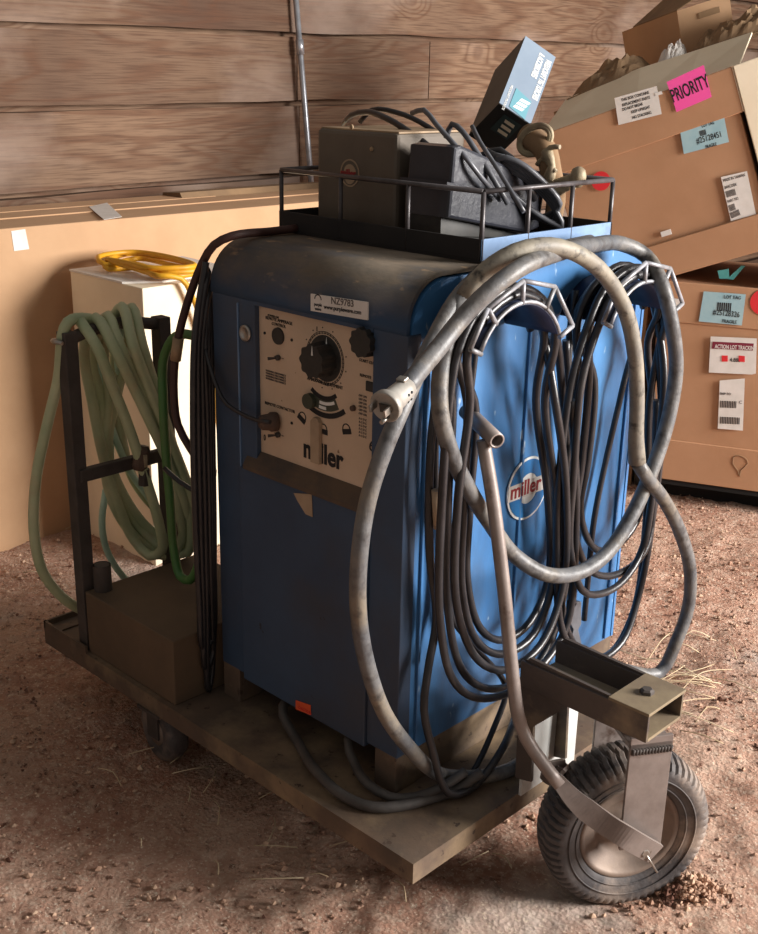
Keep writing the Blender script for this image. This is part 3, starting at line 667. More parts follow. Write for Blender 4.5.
# cable hangers
hooks = {}
def hanger(yc, za, nm):
    R0 = .120; cz = za-R0; L = .118; half = math.radians(64)
    b = newbm(); n = 20; va = []
    for k in range(n+1):
        a = PI/2+half-2*half*k/n
        d = V((0, math.cos(a), math.sin(a))); c_ = V((0, yc, cz))
        va.append([b.verts.new(c_+d*R0), b.verts.new(c_+d*R0+V((L, 0, 0))), b.verts.new(c_+d*(R0-.004)+V((L, 0, 0))), b.verts.new(c_+d*(R0-.004))])
    for p, q in zip(va[:-1], va[1:]):
        for k in range(4): b.faces.new((p[k], p[(k+1) % 4], q[(k+1) % 4], q[k])).smooth = k in (0, 2)
    b.faces.new(va[0]); b.faces.new(va[-1][::-1]); bmesh.ops.recalc_face_normals(b, faces=b.faces[:])
    H = obj('cable_hanger', b, 'navy', wel, 'curved dark blue saddle with a rod guard')
    b = newbm(); c_ = V((L, yc, cz))
    P_ = lambda deg, r: c_+V((0, math.cos(math.radians(deg))*r, math.sin(math.radians(deg))*r))
    out = [P_(156, R0+.030), P_(128, R0+.036), P_(92, R0+.038), P_(58, R0+.042), P_(22, R0+.040)]
    rods(b, out, .0042); 
    sweep(b, [P_(156-2*6.5*k if False else 154-k*8, R0+.001) for k in range(17)], .0036, 8)
    for (dg, r) in ((156, .030), (128, .036), (92, .038), (58, .042), (22, .040)): rods(b, [P_(dg, R0-.002), P_(dg, R0+r)], .0045)
    obj('rod_guard', b, 'rod', H)
    return cz
hz1 = hanger(.158, .960, 1); hz2 = hanger(.540, .952, 2)

# ------------------------------------------------------------------ tray on top
TX0, TX1, TY0, TY1, TZ = -.553, -.010, .195, .605, 1.010
tr = thing('tray_rack', ((TX0+TX1)/2, (TY0+TY1)/2, TZ), 'steel tray with a rod railing bolted on top of the blue welder', 'tray')
bm = newbm(); box(bm, TX0, TX1, TY0, TY1, TZ-.004, TZ); obj('tray_floor', bm, 'traydark', tr)
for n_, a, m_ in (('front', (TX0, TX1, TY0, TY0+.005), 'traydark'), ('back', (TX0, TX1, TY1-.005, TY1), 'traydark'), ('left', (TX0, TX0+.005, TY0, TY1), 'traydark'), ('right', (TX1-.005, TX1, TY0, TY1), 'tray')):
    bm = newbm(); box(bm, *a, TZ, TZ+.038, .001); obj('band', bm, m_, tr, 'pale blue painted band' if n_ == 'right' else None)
bm = newbm(); RZ = 1.130; i_ = .004
cor = [V((TX0+i_, TY0+i_, RZ)), V((TX1-i_, TY0+i_, RZ)), V((TX1-i_, TY1-i_, RZ)), V((TX0+i_, TY1-i_, RZ)), V((TX0+i_, TY0+i_, RZ))]
rods(bm, cor, .0048); obj('top_rail', bm, 'raildark', tr)
posts = [(TX0+i_, TY0+i_), (TX0+.18, TY0+i_), (TX0+.36, TY0+i_), (TX1-i_, TY0+i_), (TX1-i_, TY0+.135), (TX1-i_, TY0+.27), (TX1-i_, TY1-i_), (TX0+i_, TY1-i_), (TX0+.18, TY1-i_), (TX0+.36, TY1-i_), (TX0+i_, TY0+.2)]
for x, y in posts:
    bm = newbm(); rods(bm, [V((x, y, TZ+.002)), V((x, y, RZ))], .0045); obj('rail_post', bm, 'raildark', tr)

# grey control box in the tray
gb = thing('control_box', (-.385, .37, TZ), 'grey-brown metal control box with round emblem at the left of the tray', 'box')
gx0, gx1, gy0, gy1, gzt = -.497, -.272, .25, .45, 1.213
bm = newbm(); box(bm, gx0, gx1, gy0, gy1, TZ, gzt, .008); obj('case', bm, 'greybox', gb)
bm = newbm(); box(bm, gx0+.004, gx1-.004, gy0+.008, gy1-.004, gzt-.001, gzt+.003, .001); obj('lid', bm, 'boxtop', gb, 'worn tan lid edge')
bm = newbm(); ec = at(350, 173, 'y', gy0); ringp(bm, ec, V((1, 0, 0)), Z, .024, .027, .001, 0, 2*PI, 32)
ringp(bm, ec, V((1, 0, 0)), Z, 0.002, .017, .0010, math.radians(10), math.radians(170), 16); ringp(bm, ec-Z*.008, V((1, 0, 0)), Z, 0.004, .014, .0010, math.radians(195), math.radians(345), 16); EM = obj('emblem', bm, 'leverc', gb, 'round maker emblem')
text('lettering', 'miller', .019, ec+V((-.026, -.0014, -.006)), (1, 0, 0), (0, 0, 1), 'logo_red', EM, .0004, .0005)
bm = newbm(); lathe(bm, [(0, 0), (.005, 0), (.004, .003), (0, .003)], at(372, 149, 'y', gy0), NF, 12, cap=False); lathe(bm, [(0, 0), (.005, 0), (.004, .003), (0, .003)], at(352, 127, 'y', gy0), NF, 12, cap=False); obj('screw', bm, 'boxtop', gb)
# white round gauge / flange beside the box
bm = newbm(); lathe(bm, [(0, 0), (.036, 0), (.040, .006), (.036, .010), (.028, .008), (.012, .014), (0, .014)], V((-.266, .33, 1.150)), (1, -.15, .2), 32, cap=False); obj('side_flange', bm, 'plug', gb, 'pale round flange on its right side')

# black foot pedal
fp = thing('foot_pedal', (-.17, .38, TZ), 'black wedge-shaped foot pedal standing in the tray beside the grey box', 'pedal')
prf = [(.245, 1.070), (.255, 1.196), (.275, 1.199), (.43, 1.152), (.54, 1.096), (.53, 1.030), (.49, 1.022)]
bm = newbm(); prism(bm, [V((-.245, y, z)) for y, z in prf], V((.112, 0, 0)), .006); obj('housing', bm, 'pedal', fp)
bm = newbm(); prism(bm, [V((-.250, y, z)) for y, z in ((.236, 1.128), (.237, 1.136), (.42, 1.098), (.53, 1.055), (.53, 1.047), (.42, 1.090))], V((.118, 0, 0)), .001); obj('treadle_rim', bm, 'pedal', fp)
bm = newbm(); prism(bm, [V((-.245, y, z)) for y, z in ((.25, 1.035), (.25, 1.07), (.50, 1.018), (.47, 1.012))], V((.09, 0, 0))); box(bm, -.245, -.16, .27, .46, TZ, 1.03); obj('base', bm, 'knob', fp)
# piece of wood board
bm = newbm(); obox(bm, V((-.235, .215, TZ+.001)), V((.19, .03, 0)), V((-.01, .05, 0)), Z*.017, .001); o = obj('board_piece', bm, 'leverc'); tag(o, 'small pale wooden offcut lying on the tray floor', 'wood offcut')

# long parts carton leaning in the tray
P0 = V((-.2775, .5583, 1.2667)); Lv = V((-.0519, .1432, .1338)); Wv = V((.0429, .0541, -.0413)); Dv = V((-.1006, .0275, -.0685))
ct = thing('accessory_carton', P0+Wv+Dv, 'long slate grey carton tipped up on its end in the tray', 'box')
ln, wn, dn = Lv.normalized(), Wv.normalized(), Dv.normalized()
if ln.cross(wn).dot(dn) > 0: nl = -dn
else: nl = -dn
bm = newbm(); obox(bm, P0, Lv, Wv, Dv); obj('carton', bm, 'kraftdark', ct)
faceN = -dn; eN = -ln
F = quad_label('printed_face', [P0, P0+Lv, P0+Lv+Wv, P0+Wv], faceN, 'slate', ct, .0010)
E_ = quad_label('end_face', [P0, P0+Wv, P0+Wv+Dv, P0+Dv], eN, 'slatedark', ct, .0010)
def fpnt(a, b, o_=.0016): return P0+Lv*a+Wv*b+faceN*o_
quad_label('maker_square', [fpnt(.03, .28), fpnt(.30, .28), fpnt(.26, .80), fpnt(.0, .80)], faceN, 'teal', F, .0004)
bm = newbm()
for j, a in enumerate((.055, .115, .175)):
    cpt = fpnt(a, .44+.05*j-.02, .0022); prism(bm, [cpt-wn*.004, cpt+wn*.018+ln*.003, cpt+wn*.022+ln*.012, cpt-wn*.000+ln*.009], faceN*.0005)
obj('maker_mark', bm, 'white', F)
# wording runs down the face
text('lettering', 'WELDCRAFT TIG TORCHES', .0185, fpnt(.90, .78, .0018), -ln, wn, 'white', F, .0003, .0006, .52)
text('lettering', '& ACCESSORIES', .0185, fpnt(.92, .54, .0018), -ln, wn, 'white', F, .0003, .0006, .55)
text('lettering', 'WELDCRAFT PRODUCTS', .008, fpnt(.30, .12, .0018), -ln, wn, 'white', F, .0003, 0, .8)
bm = newbm()
def ept(a, b, o_=.0016): return P0+Wv*a+Dv*b+eN*o_
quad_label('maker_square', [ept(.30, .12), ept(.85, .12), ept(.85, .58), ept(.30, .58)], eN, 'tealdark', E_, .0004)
for j, a in enumerate((.20, .33, .46)):
    cpt = ept(.42+.02*j, a, .0022); prism(bm, [cpt, cpt+wn*.024, cpt+wn*.026+dn*.009, cpt+wn*.002+dn*.009], eN*.0005)
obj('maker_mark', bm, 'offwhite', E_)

# dusty torch body behind the carton
tc_ = thing('ground_clamp', (-.10, .53, 1.05), 'dusty brass clamp with round knob lying against the tray railing', 'clamp')
def Y5(u, v, y=.53): return at(u, v, 'y', y)
bm = newbm(); tube(bm, [Y5(527, 135, .56), Y5(545, 150, .55), Y5(551, 172, .55), Y5(556, 196, .55), Y5(553, 220, .55)], .022, 16, .01, rf=lambda t_: .026-.008*t_); obj('jaw_body', bm, 'kraftold', tc_)
bm = newbm()
for r_ in (.030, .026):
    c_ = Y5(535, 140, .54); sweep(bm, [c_+V((.010*math.cos(a)+.012*math.sin(a), -.006*math.cos(a)*1.5, 0))+V((r_*math.cos(a)*.72, r_*math.cos(a)*.6, r_*math.sin(a))) for a in [PI*2*k/36 for k in range(36)]], .005, 8, closed=True)
obj('ring', bm, 'brass', tc_)
bm = newbm(); tube(bm, [Y5(545, 150), Y5(552, 165), Y5(549, 182), Y5(560, 190), Y5(572, 184)], .008, 10, .01, rf=lambda t_: .010+.003*math.sin(t_*20)); tube(bm, [Y5(543, 160), Y5(550, 148), Y5(560, 147)], .006, 8, .01, rf=lambda t_: .0075-.003*t_); tube(bm, [Y5(537, 165), Y5(543, 158), Y5(551, 166), Y5(556, 172)], .005, 8, .01); obj('lever', bm, 'brass', tc_)
bm = newbm(); c_ = Y5(578, 177); lathe(bm, [(0, -.020), (.010, -.018), (.016, -.008), (.016, .004), (.013, .014), (.007, .019), (0, .020)], c_, V((.2, -.2, 1)), 20, cap=False); sweep(bm, [Y5(556, 184), c_], .010, 12); obj('knob', bm, 'brass', tc_)

# cables in the tray
def cable(name, P, r, m, label, cat='cable', group=None, seg=12, step=.02, rf=None):
    b = newbm(); tube(b, P, r, seg, step, rf=rf); o_ = obj(name, b, m); tag(o_, label, cat, group); return o_
g = lambda u, v, y=.42: at(u, v, 'y', y)
cable('torch_cable', [g(344, 124, .40), g(352, 115, .38), g(368, 112, .37), g(390, 120, .35), g(412, 134, .33), g(428, 146, .32), g(440, 162, .34), g(470, 160, .42), g(500, 150, .45), g(520, 170, .46), g(535, 200, .5)], .0065, 'black', 'black torch cable arching over the lid of the grey control box')
cable('torch_cable', [g(360, 122, .42), g(372, 110, .42), g(395, 112, .42), g(420, 122, .42), g(445, 140, .42), g(470, 170, .44), g(500, 200, .46), g(520, 222, .47)], .0055, 'black', 'thinner black cable behind the one over the grey box lid')
cable('electrode_lead', [g(412, 113, .30), g(424, 110, .29), g(436, 124, .28), g(452, 142, .28), g(466, 158, .28), g(480, 176, .31), g(500, 200, .38)], .0050, 'greycab', 'grey lead with bare end rising above the black pedal')
cable('electrode_lead', [g(446, 138, .34), g(452, 124, .34), g(463, 132, .34), g(474, 148, .34), g(488, 170, .35), g(508, 204, .38)], .0055, 'greycab', 'short bent grey lead looping just behind the pedal top')
cable('filler_rod', [g(472, 126, .28), g(480, 142, .27), g(495, 165, .26), g(514, 196, .26), g(524, 212, .26)], .0042, 'greycab', 'stiff pale grey lead slanting down across the pedal')
# coil of grey cable at the right end of the tray
b = newbm(); P_ = []
for k in range(5):
    s_ = k*3.2
    P_ += [g(486+k*3, 150+k*2, .40), g(505+s_, 166-s_*.3, .42), g(530+s_*.8, 182-s_*.2, .46), g(552+s_*.6, 205-s_*.1, .50), g(562-s_*1.2, 226-s_*.8, .52), g(548-s_, 221-s_*.3, .50), g(525-s_*.3, 205-s_*.2, .46), g(505, 186, .42)]
tube(b, P_, .0062, 10, .015); tag(obj('coiled_lead', b, 'greycab'), 'coil of grey lead sagging at the right end of the tray', 'cable')

# ------------------------------------------------------------------ thick cord with plug
Xp = lambda u, v, x: at(u, v, 'x', x)
pc_face = Xp(385, 407, .16)
cordP = [Xp(403, 391, .15), Xp(420, 370, .135), Xp(440, 346, .12), Xp(463, 317, .12), Xp(490, 290, .14), Xp(520, 268, .15), Xp(555, 254, .13), Xp(592, 245, .07), Xp(622, 244, .05), Xp(646, 256, .07), Xp(662, 285, .13),
         Xp(672, 325, .15), Xp(676, 370, .15), Xp(668, 420, .15), Xp(652, 470, .15), Xp(632, 515, .15), Xp(608, 552, .145), Xp(580, 572, .14), Xp(545, 574, .13), Xp(515, 556, .10), Xp(490, 523, .09), Xp(468, 488, .09), Xp(450, 450, .09), Xp(440, 410, .085), Xp(441, 370, .075), Xp(450, 330, .07),
         Xp(463, 298, .07), Xp(484, 272, .09), Xp(515, 252, .12), Xp(550, 246, .14), Xp(585, 258, .15), Xp(610, 282, .15), Xp(627, 315, .155), Xp(635, 355, .16), Xp(637, 400, .16), Xp(636, 440, .16), Xp(637, 462, .16)]
pw = thing('power_cord', (.06, .2, .0), 'thick dusty grey power cord with a plug looped over the welder side', 'power cord')
b = newbm(); tube(b, cordP[:27], .0148, 16, .02); CO = obj('cord', b, 'cord', pw)
b = newbm(); tube(b, cordP[26:], .0150, 16, .02, rf=lambda t_: .0148+.0028*max(0, (t_-.9)*10)); obj('cord_sheath', b, 'cordtan', pw, 'paler tan dusty length of the cord')
tail = [Xp(637, 462, .16), Xp(648, 479, .165), Xp(664, 500, .17), Xp(680, 532, .175), Xp(690, 570, .175), Xp(688, 608, .17), Xp(676, 642, .165), Xp(660, 672, .15), Xp(640, 700, .12), Xp(600, 735, .10), Xp(560, 752, .08), Xp(525, 762, .075), Xp(500, 768, .075)]
tail = [p if p.z > .02 else V((p.x, p.y, .02)) for p in tail]
tail[-5:] = [V((.10, .50, .12)), V((.085, .40, .03)), V((.095, .32, .016)), V((.118, .235, .016)), V((.101, .165, .016))]
down = [V((.053, .101, .020)), Xp(432, 770, .055), Xp(413, 752, .055), Xp(385, 714, .06), Xp(366, 660, .07), Xp(358, 605, .085), Xp(360, 550, .10), Xp(368, 500, .10), Xp(384, 450, .11), Xp(401, 410, .11), Xp(418, 372, .09), Xp(436, 335, .07), Xp(456, 300, .06), Xp(485, 272, .05), Xp(530, 256, .05), Xp(590, 242, .03)]
b = newbm(); tube(b, tail+down, .0142, 16, .02); obj('cord', b, 'cord', pw)
# plug
ad = (cordP[0]-pc_face); axp = -ad.normalized()
b = newbm(); base = pc_face-axp*.052
lathe(b, [(0, -.012), (.016, -.012), (.0175, .0), (.0185, .018), (.019, .034), (.0245, .042), (.0255, .052), (.0235, .054), (.021, .0525), (0, .0525)], base, axp, 32, cap=False); PLG = obj('plug', b, 'plug', pw, 'pale grey round three-pin plug')
U_ = axp.cross(Z).normalized(); W_ = axp.cross(U_).normalized(); fc = base+axp*.054
b = newbm(); obox(b, fc-U_*.008-W_*.006, U_*.016, W_*.014, axp*.001); obj('socket_recess', b, 'knob', PLG)
for (a_, c_) in ((-.013, -.006), (.012, -.010)):
    b = newbm(); obox(b, fc+U_*a_+W_*c_, U_*.003, W_*.011, axp*.018); obj('prong', b, 'silver', PLG)
b = newbm(); sweep(b, [fc+U_*-.004+W_*.015, fc+U_*-.004+W_*.015+axp*.018], .0034, 10); obj('prong', b, 'silver', PLG)
b = newbm()
for s_ in (.004, .013):
    for a_ in (1.2, 1.9, 2.6, 3.3):
        c_ = base+axp*s_+(U_*math.cos(a_)+W_*math.sin(a_))*.0176; disc(b, c_, (U_*math.cos(a_)+W_*math.sin(a_)), .0022, .0016, 8)
obj('clamp_screws', b, 'ink', PLG)
b = newbm(); obox(b, base+axp*-.008-W_*.022-U_*.008, U_*.016, W_*.006, axp*.013, .002); obj('cord_clamp', b, 'silver', PLG)

# ------------------------------------------------------------------ cables on the hangers
def coil(yc, cz, loops, r, over=True):
    """one continuous cable hung over a saddle; loops in photo measurements taken on their own x planes"""
    P_ = []
    for (x, rad, left, bot, right) in loops:
        c_ = V((x, yc, cz)); R1 = .120+rad
        for dg in (20, 50, 90, 130, 158): P_.append(c_+V((0, math.cos(math.radians(dg)), math.sin(math.radians(dg))))*R1)
        P_ += [Xp(u, v, x) for u, v in left]+[Xp(u, v, x+.01) for u, v in bot]+[Xp(u, v, x) for u, v in right]
    return P_
L1 = [(.045, .010, [(474, 400), (470, 500), (467, 580)], [(480, 628), (504, 640), (530, 622)], [(548, 580), (548, 500), (536, 400)]),
      (.075, .010, [(467, 400), (464, 500), (462, 590)], [(476, 640), (504, 654), (534, 634)], [(553, 580), (556, 500), (545, 400)]),
      (.100, .011, [(470, 400), (458, 500), (456, 600)], [(474, 655), (504, 670), (540, 646)], [(562, 590), (566, 490), (555, 400)]),
      (.060, .024, [(452, 400), (448, 500), (448, 610)], [(462, 670), (492, 689), (532, 672)], [(560, 610), (571, 500), (563, 400)]),
      (.090, .023, [(452, 380), (442, 500), (440, 620)], [(452, 678), (478, 698), (520, 686)], [(565, 630), (576, 520), (572, 400)])]
b = newbm(); tube(b, coil(.158, hz1, L1, .0078), .0078, 10, .02); o = obj('welding_lead', b, 'black'); tag(o, 'black welding cable coiled over the hanger nearer the front', 'cable', None)
# single thinner cable that drops to the platform and back
cable('control_lead', [V((.03, .158, hz1+.15)), V((.03, .06, hz1+.11)), Xp(438, 380, .03), Xp(430, 460, .03), Xp(430, 560, .03), Xp(436, 620, .03), Xp(428, 670, .04), Xp(424, 710, .05), Xp(432, 748, .07), V((.095, .045, .03)), V((.10, .12, .014)), V((.10, .20, .06)), Xp(520, 705, .05), Xp(552, 640, .04), Xp(566, 560, .04), Xp(570, 450, .03), Xp(566, 340, .03)], .0078, 'black', 'single black cable looping down onto the platform below the front hanger')
cable('control_lead', [Xp(478, 330, .02), Xp(468, 420, .02), Xp(462, 520, .025), Xp(450, 610, .03), Xp(478, 650, .035), Xp(506, 690, .04), Xp(495, 725, .05), V((.075, .12, .012)), V((.06, .04, .012))], .0060, 'black', 'thin black cable crossing behind the front coil to the platform')
cable('control_lead', [Xp(445, 345, .02), Xp(436, 420, .02), Xp(436, 500, .022), Xp(444, 560, .022), Xp(438, 620, .02), Xp(430, 660, .02)], .007, 'black', 'black cable hanging flat against the side near its front edge')
b = newbm(); c0, c1 = Xp(436, 490, .045), Xp(438, 528, .045); sweep(b, [c0, c1], .0085, 12); o = obj('cable_splice', b, 'leverc'); tag(o, 'tan tape splice sleeve on a black cable near the front edge', 'tape')
L2 = [(.045, .010, [(594, 380), (588, 460), (580, 510)], [(592, 546), (612, 549), (636, 522)], [(650, 460), (652, 400), (648, 340)]),
      (.080, .011, [(589, 380), (582, 460), (574, 530)], [(590, 570), (618, 574), (644, 552)], [(655, 500), (662, 430), (660, 350)]),
      (.100, .012, [(582, 380), (574, 470), (570, 550)], [(582, 590), (600, 594), (622, 582)], [(642, 550), (655, 470), (664, 370)]),
      (.060, .025, [(578, 380), (566, 470), (562, 550)], [(564, 620), (585, 655), (612, 652)], [(634, 610), (646, 520), (650, 400)]),
      (.085, .024, [(572, 380), (560, 470), (557, 560)], [(562, 630), (590, 662), (622, 642)], [(640, 590), (652, 520), (657, 400)])]
b = newbm(); tube(b, coil(.540, hz2, L2, .0075), .0078, 10, .02); o = obj('welding_lead', b, 'black'); tag(o, 'black welding cable coiled over the hanger nearer the rear', 'cable', None)
cable('torch_lead', [V((.03, .50, hz2+.14)), Xp(634, 330, .03), Xp(622, 390, .03), Xp(606, 460, .02), Xp(594, 520, .02), Xp(588, 580, .02), Xp(584, 620, .02)], .0065, 'black', 'thin black cable slanting down across the blue side under the rear hanger')
cable('torch_lead', [Xp(575, 290, .02), Xp(568, 360, .03), Xp(566, 440, .03), Xp(566, 520, .03), Xp(572, 570, .04), Xp(570, 600, .04)], .008, 'black', 'straight black cable hanging between the two coils')
# electrode holder hanging between the coils
eh = thing('electrode_holder', Xp(572, 668, .05), 'flat grey electrode holder dangling between the two cable coils', 'electrode holder')
b = newbm(); prism(b, [Xp(u, v, .045) for u, v in ((566, 600), (577, 600), (577, 622), (574, 628), (578, 645), (574, 668), (566, 668), (565, 645), (569, 628), (565, 620))], V((.012, 0, 0)), .002); obj('jaw', b, 'greycab', eh)
b = newbm(); sweep(b, [Xp(566, 540, .05), Xp(572, 604, .05)], .010, 12); obj('grip', b, 'black', eh)

# cables lying under the cabinet front
cable('ground_lead', [V((-.33, .10, .085)), at(283, 706, 'y', .01), at(298, 742, 'y', -.025), at(318, 773, 'z', .025), at(342, 795, 'z', .013), at(372, 807, 'z', .013), at(400, 806, 'z', .013), at(428, 799, 'z', .013), at(455, 790, 'z', .013), at(482, 772, 'z', .045)], .0105, 'leadgrey', 'grey cable curving out from under the door along the platform')
cable('ground_lead', [V((-.16, .10, .085)), at(348, 740, 'y', .01), at(354, 762, 'y', -.01), at(368, 784, 'z', .025), at(390, 797, 'z', .014), at(415, 797, 'z', .016), at(440, 788, 'z', .03), at(465, 772, 'z', .045)], .0095, 'leadgrey', 'grey cable under the cabinet beside its near foot')

# ------------------------------------------------------------------ hoses on the left posts
def hx(u, v, y=None, x=None): return at(u, v, 'x', -.93 if x is None else x)
hose_specs = [
 ('green', 'green_hose', .0118, [(66, 345, -.97), (72, 327, -.95), (88, 321, -.93), (104, 350, -.90), (122, 400, -.89), (134, 432, -.89)], 'olive green hose hung foremost over the cart bar'),
]
HG = 'green hoses draped over the cart bar'
loopsG = [
 # top apex u, left-back strand, right-front strand bottoms
 [(84, 322), (100, 352), (116, 392), (130, 430), (142, 470), (156, 515), (164, 555), (160, 580), (146, 582)],
 [(103, 319), (120, 350), (138, 385), (155, 422), (172, 462), (186, 505), (190, 530), (180, 540), (166, 520)],
 [(122, 311), (131, 345), (146, 390), (162, 430), (174, 470), (180, 505), (184, 530), (176, 550), (160, 548)],
 [(112, 318), (128, 350), (136, 385), (150, 430), (160, 480), (166, 520), (158, 545), (140, 540), (120, 522)],
]
b = newbm(); P_ = []
tops = [(80, 321), (96, 318), (108, 316), (122, 307), (132, 308)]
fronts = [[(96, 345), (112, 385), (128, 425), (143, 470), (158, 520)], [(114, 348), (134, 388), (154, 430), (172, 470), (186, 508)], [(118, 342), (136, 380), (156, 425), (170, 465), (178, 505)], [(133, 345), (148, 385), (164, 425), (182, 470), (197, 512)], [(142, 345), (154, 385), (168, 430), (180, 475), (190, 515)]]
bots = [[(162, 550), (150, 556), (134, 540)], [(190, 538), (178, 546), (150, 530)], [(182, 540), (166, 556), (138, 540)], [(200, 526), (186, 528), (160, 512)], [(188, 552), (168, 552), (140, 528)]]
backs = [[(118, 505), (104, 460), (92, 400), (84, 350)], [(124, 496), (106, 450), (100, 395), (94, 350)], [(112, 500), (104, 455), (108, 400), (104, 350)], [(134, 480), (122, 440), (116, 390), (116, 340)], [(116, 490), (108, 440), (118, 390), (126, 340)]]
for k in range(5):
    xf = -.885+.004*k; xb = -.985-.004*k; e = .012*(k % 2)
    P_ += [hx(*tops[k], x=-.93)]+[hx(*q, x=xf+e) for q in fronts[k]]+[hx(*bots[k][0], x=xf-.02), hx(*bots[k][1], x=-.94), hx(*bots[k][2], x=xb)]+[hx(*q, x=xb-e) for q in backs[k]]
P_ += [hx(68, 322, x=-.93+.0), hx(58, 380, x=-.96), hx(46, 430, x=-.98), hx(36, 480, x=-1.0), hx(34, 530, x=-1.0), hx(42, 570, x=-1.0), hx(60, 595, x=-1.0), hx(78, 608, x=-1.0), V((-1.0, .0, .012))]
tube(b, P_, .0125, 14, .02); o = obj('air_hose', b, 'green'); tag(o, 'coil of olive green hose draped over the cart posts', 'hose')
cable('air_hose', [hx(96, 340, x=-1.0), hx(98, 365, x=-1.0), hx(104, 400, x=-1.0), hx(116, 440, x=-1.0), hx(132, 475, x=-1.0), hx(150, 500, x=-.99), hx(160, 520, x=-.98), hx(150, 545, x=-1.0), hx(128, 520, x=-1.02), hx(112, 470, x=-1.02), hx(112, 420, x=-1.02), hx(118, 360, x=-1.0), hx(122, 320, x=-.96)], .0085, 'mint', 'pale mint hose hanging behind the olive green coil', 'hose')
cable('air_hose', [hx(106, 490, x=-1.0), hx(102, 520, x=-1.01), hx(106, 548, x=-1.02), hx(118, 570, x=-1.02), hx(134, 586, x=-1.02), V((-1.03, .16, .03))], .0085, 'mint', 'pale mint hose end dropping behind the brown steel box', 'hose')
cable('gas_hose', [hx(218, 372, x=-.60), hx(200, 340, x=-.62), hx(186, 334, x=-.66), hx(172, 340, x=-.72), hx(163, 362, x=-.76), hx(163, 395, x=-.76), hx(165, 440, x=-.76), hx(170, 500, x=-.76), hx(174, 550, x=-.76), hx(180, 576, x=-.74), hx(190, 580, x=-.70), hx(200, 560, x=-.66), hx(208, 520, x=-.62), hx(212, 470, x=-.6)], .0105, 'green2', 'brighter green hose curving between the posts and the cabinet', 'hose')
# brass valve on the cross bar
vt = thing('hose_valve', hx(145, 478, x=-.89), 'small brown valve fitting clamped on the cart cross bar', 'valve')
b = newbm(); c_ = hx(141, 458, x=-.885); lathe(b, [(.0, -.03), (.013, -.03), (.018, -.02), (.018, .02), (.013, .03), (0, .03)], c_, (0, .3, 1), 8, False, cap=False); obj('valve_body', b, 'brownplug', vt)
b = newbm(); lathe(b, [(0, -.02), (.014, -.02), (.014, .02), (0, .02)], hx(144, 477, x=-.885), (0, .1, 1), 6, False, cap=False); obj('nut', b, 'darksteel', vt)
b = newbm(); box(b, c_.x-.004, c_.x+.02, c_.y-.004, c_.y+.004, c_.z-.018, c_.z+.012); obj('lever', b, 'brass', vt)
# brown and black cables on the cabinet's left flank
Lx = lambda u, v, x=-.56: at(u, v, 'x', x)
bc_ = thing('brown_lead', Lx(190, 440, -.60), 'dark brown cable bowed out from the left flank of the welder', 'cable')
b = newbm(); tube(b, [V((-.50, .20, 1.017)), V((-.512, .14, 1.014)), Lx(232, 236, -.50), Lx(214, 245, -.535), Lx(203, 262, -.565), Lx(190, 295, -.60), Lx(180, 330, -.62), Lx(175, 360, -.63), Lx(174, 395, -.64), Lx(178, 425, -.63), Lx(190, 448, -.60), Lx(200, 465, -.58), Lx(205, 510, -.57)], .0085, 12); obj('cable', b, 'browncab', bc_)
b = newbm(); sweep(b, [Lx(178.5, 338, -.62), Lx(175.5, 360, -.63)], .0115, 12); obj('tape_wrap', b, 'boxtop', bc_, 'tan tape wrapped round it')
b = newbm(); P_ = []
for k in range(11):
    x = -.548-.018*(k % 4); uo = k*1.5-6
    P_ += [Lx(206+k*.5, 262+3*k, x), Lx(199+uo*.6, 330, x), Lx(198+uo*.8, 420, x), Lx(200+uo*.8, 510, x), Lx(203+uo*.6, 600, x), Lx(206+uo*.4, 650+k*5, x), Lx(212, 640+k*4, x-.01), Lx(212-uo*.3, 560, x), Lx(210-uo*.4, 440, x), Lx(208-uo*.4, 330, x)]
P_ = [V((p.x, p.y, max(p.z, .012))) for p in P_]
tube(b, P_, .0072, 8, .03); tag(obj('hanging_cable_bundle', b, 'black'), 'bundle of black cables hanging down the left flank of the welder', 'cables')
cable('pendant_cord', [Lx(204, 300, -.57), Lx(205, 345, -.565), V((-.545, -.012, .79)), at(222, 398, 'y', -.018), at(240, 413, 'y', -.022), at(256, 420, 'y', -.020), pv(270, 422, .034)], .0042, 'black', 'thin black cord plugged into the lower left of the control panel')
ob = thing('cable_union', Lx(202, 503, -.60), 'black lead with a pinkish coupling poking out beside the green hose', 'coupling')
b = newbm(); tube(b, [Lx(164, 468, -.70), Lx(180, 482, -.66), Lx(198, 493, -.62)], .0055, 8); obj('lead', b, 'black', ob)
b = newbm(); sweep(b, [Lx(197, 492, -.62), Lx(208, 502, -.60)], .0115, 12); obj('coupling', b, 'boxtop', ob)

# ------------------------------------------------------------------ cartons on the left
BXF = -1.97
fl = thing('flat_carton', (-2.2, .6, GZ), 'big long kraft carton standing against the plank wall at left', 'box')
bm = newbm(); box(bm, -2.46, BXF, -1.3, 2.05, GZ-.01, .853, .004); obj('carton', bm, 'kraft', fl)
bm = newbm()
for a in ((-2.30, -1.29, 2.04), (-2.45, -1.2, 1.4)):
    prism(bm, [V((a[0], a[1], .853)), V((a[0]+.13, a[1], .853)), V((a[0]+.13, a[2], .853)), V((a[0], a[2], .853))], Z*.004)
obj('top_flap', bm, 'kraft', fl)
bm = newbm(); prism(bm, [V((-2.46, 1.25, .853)), V((-2.33, 1.25, .853)), V((-2.345, 1.25, .875)), V((-2.455, 1.25, .868))], V((0, .75, 0))); obj('raised_flap', bm, 'kraftold', fl)
def topq(uv): return [at(u, v, 'z', .857) for u, v in uv]
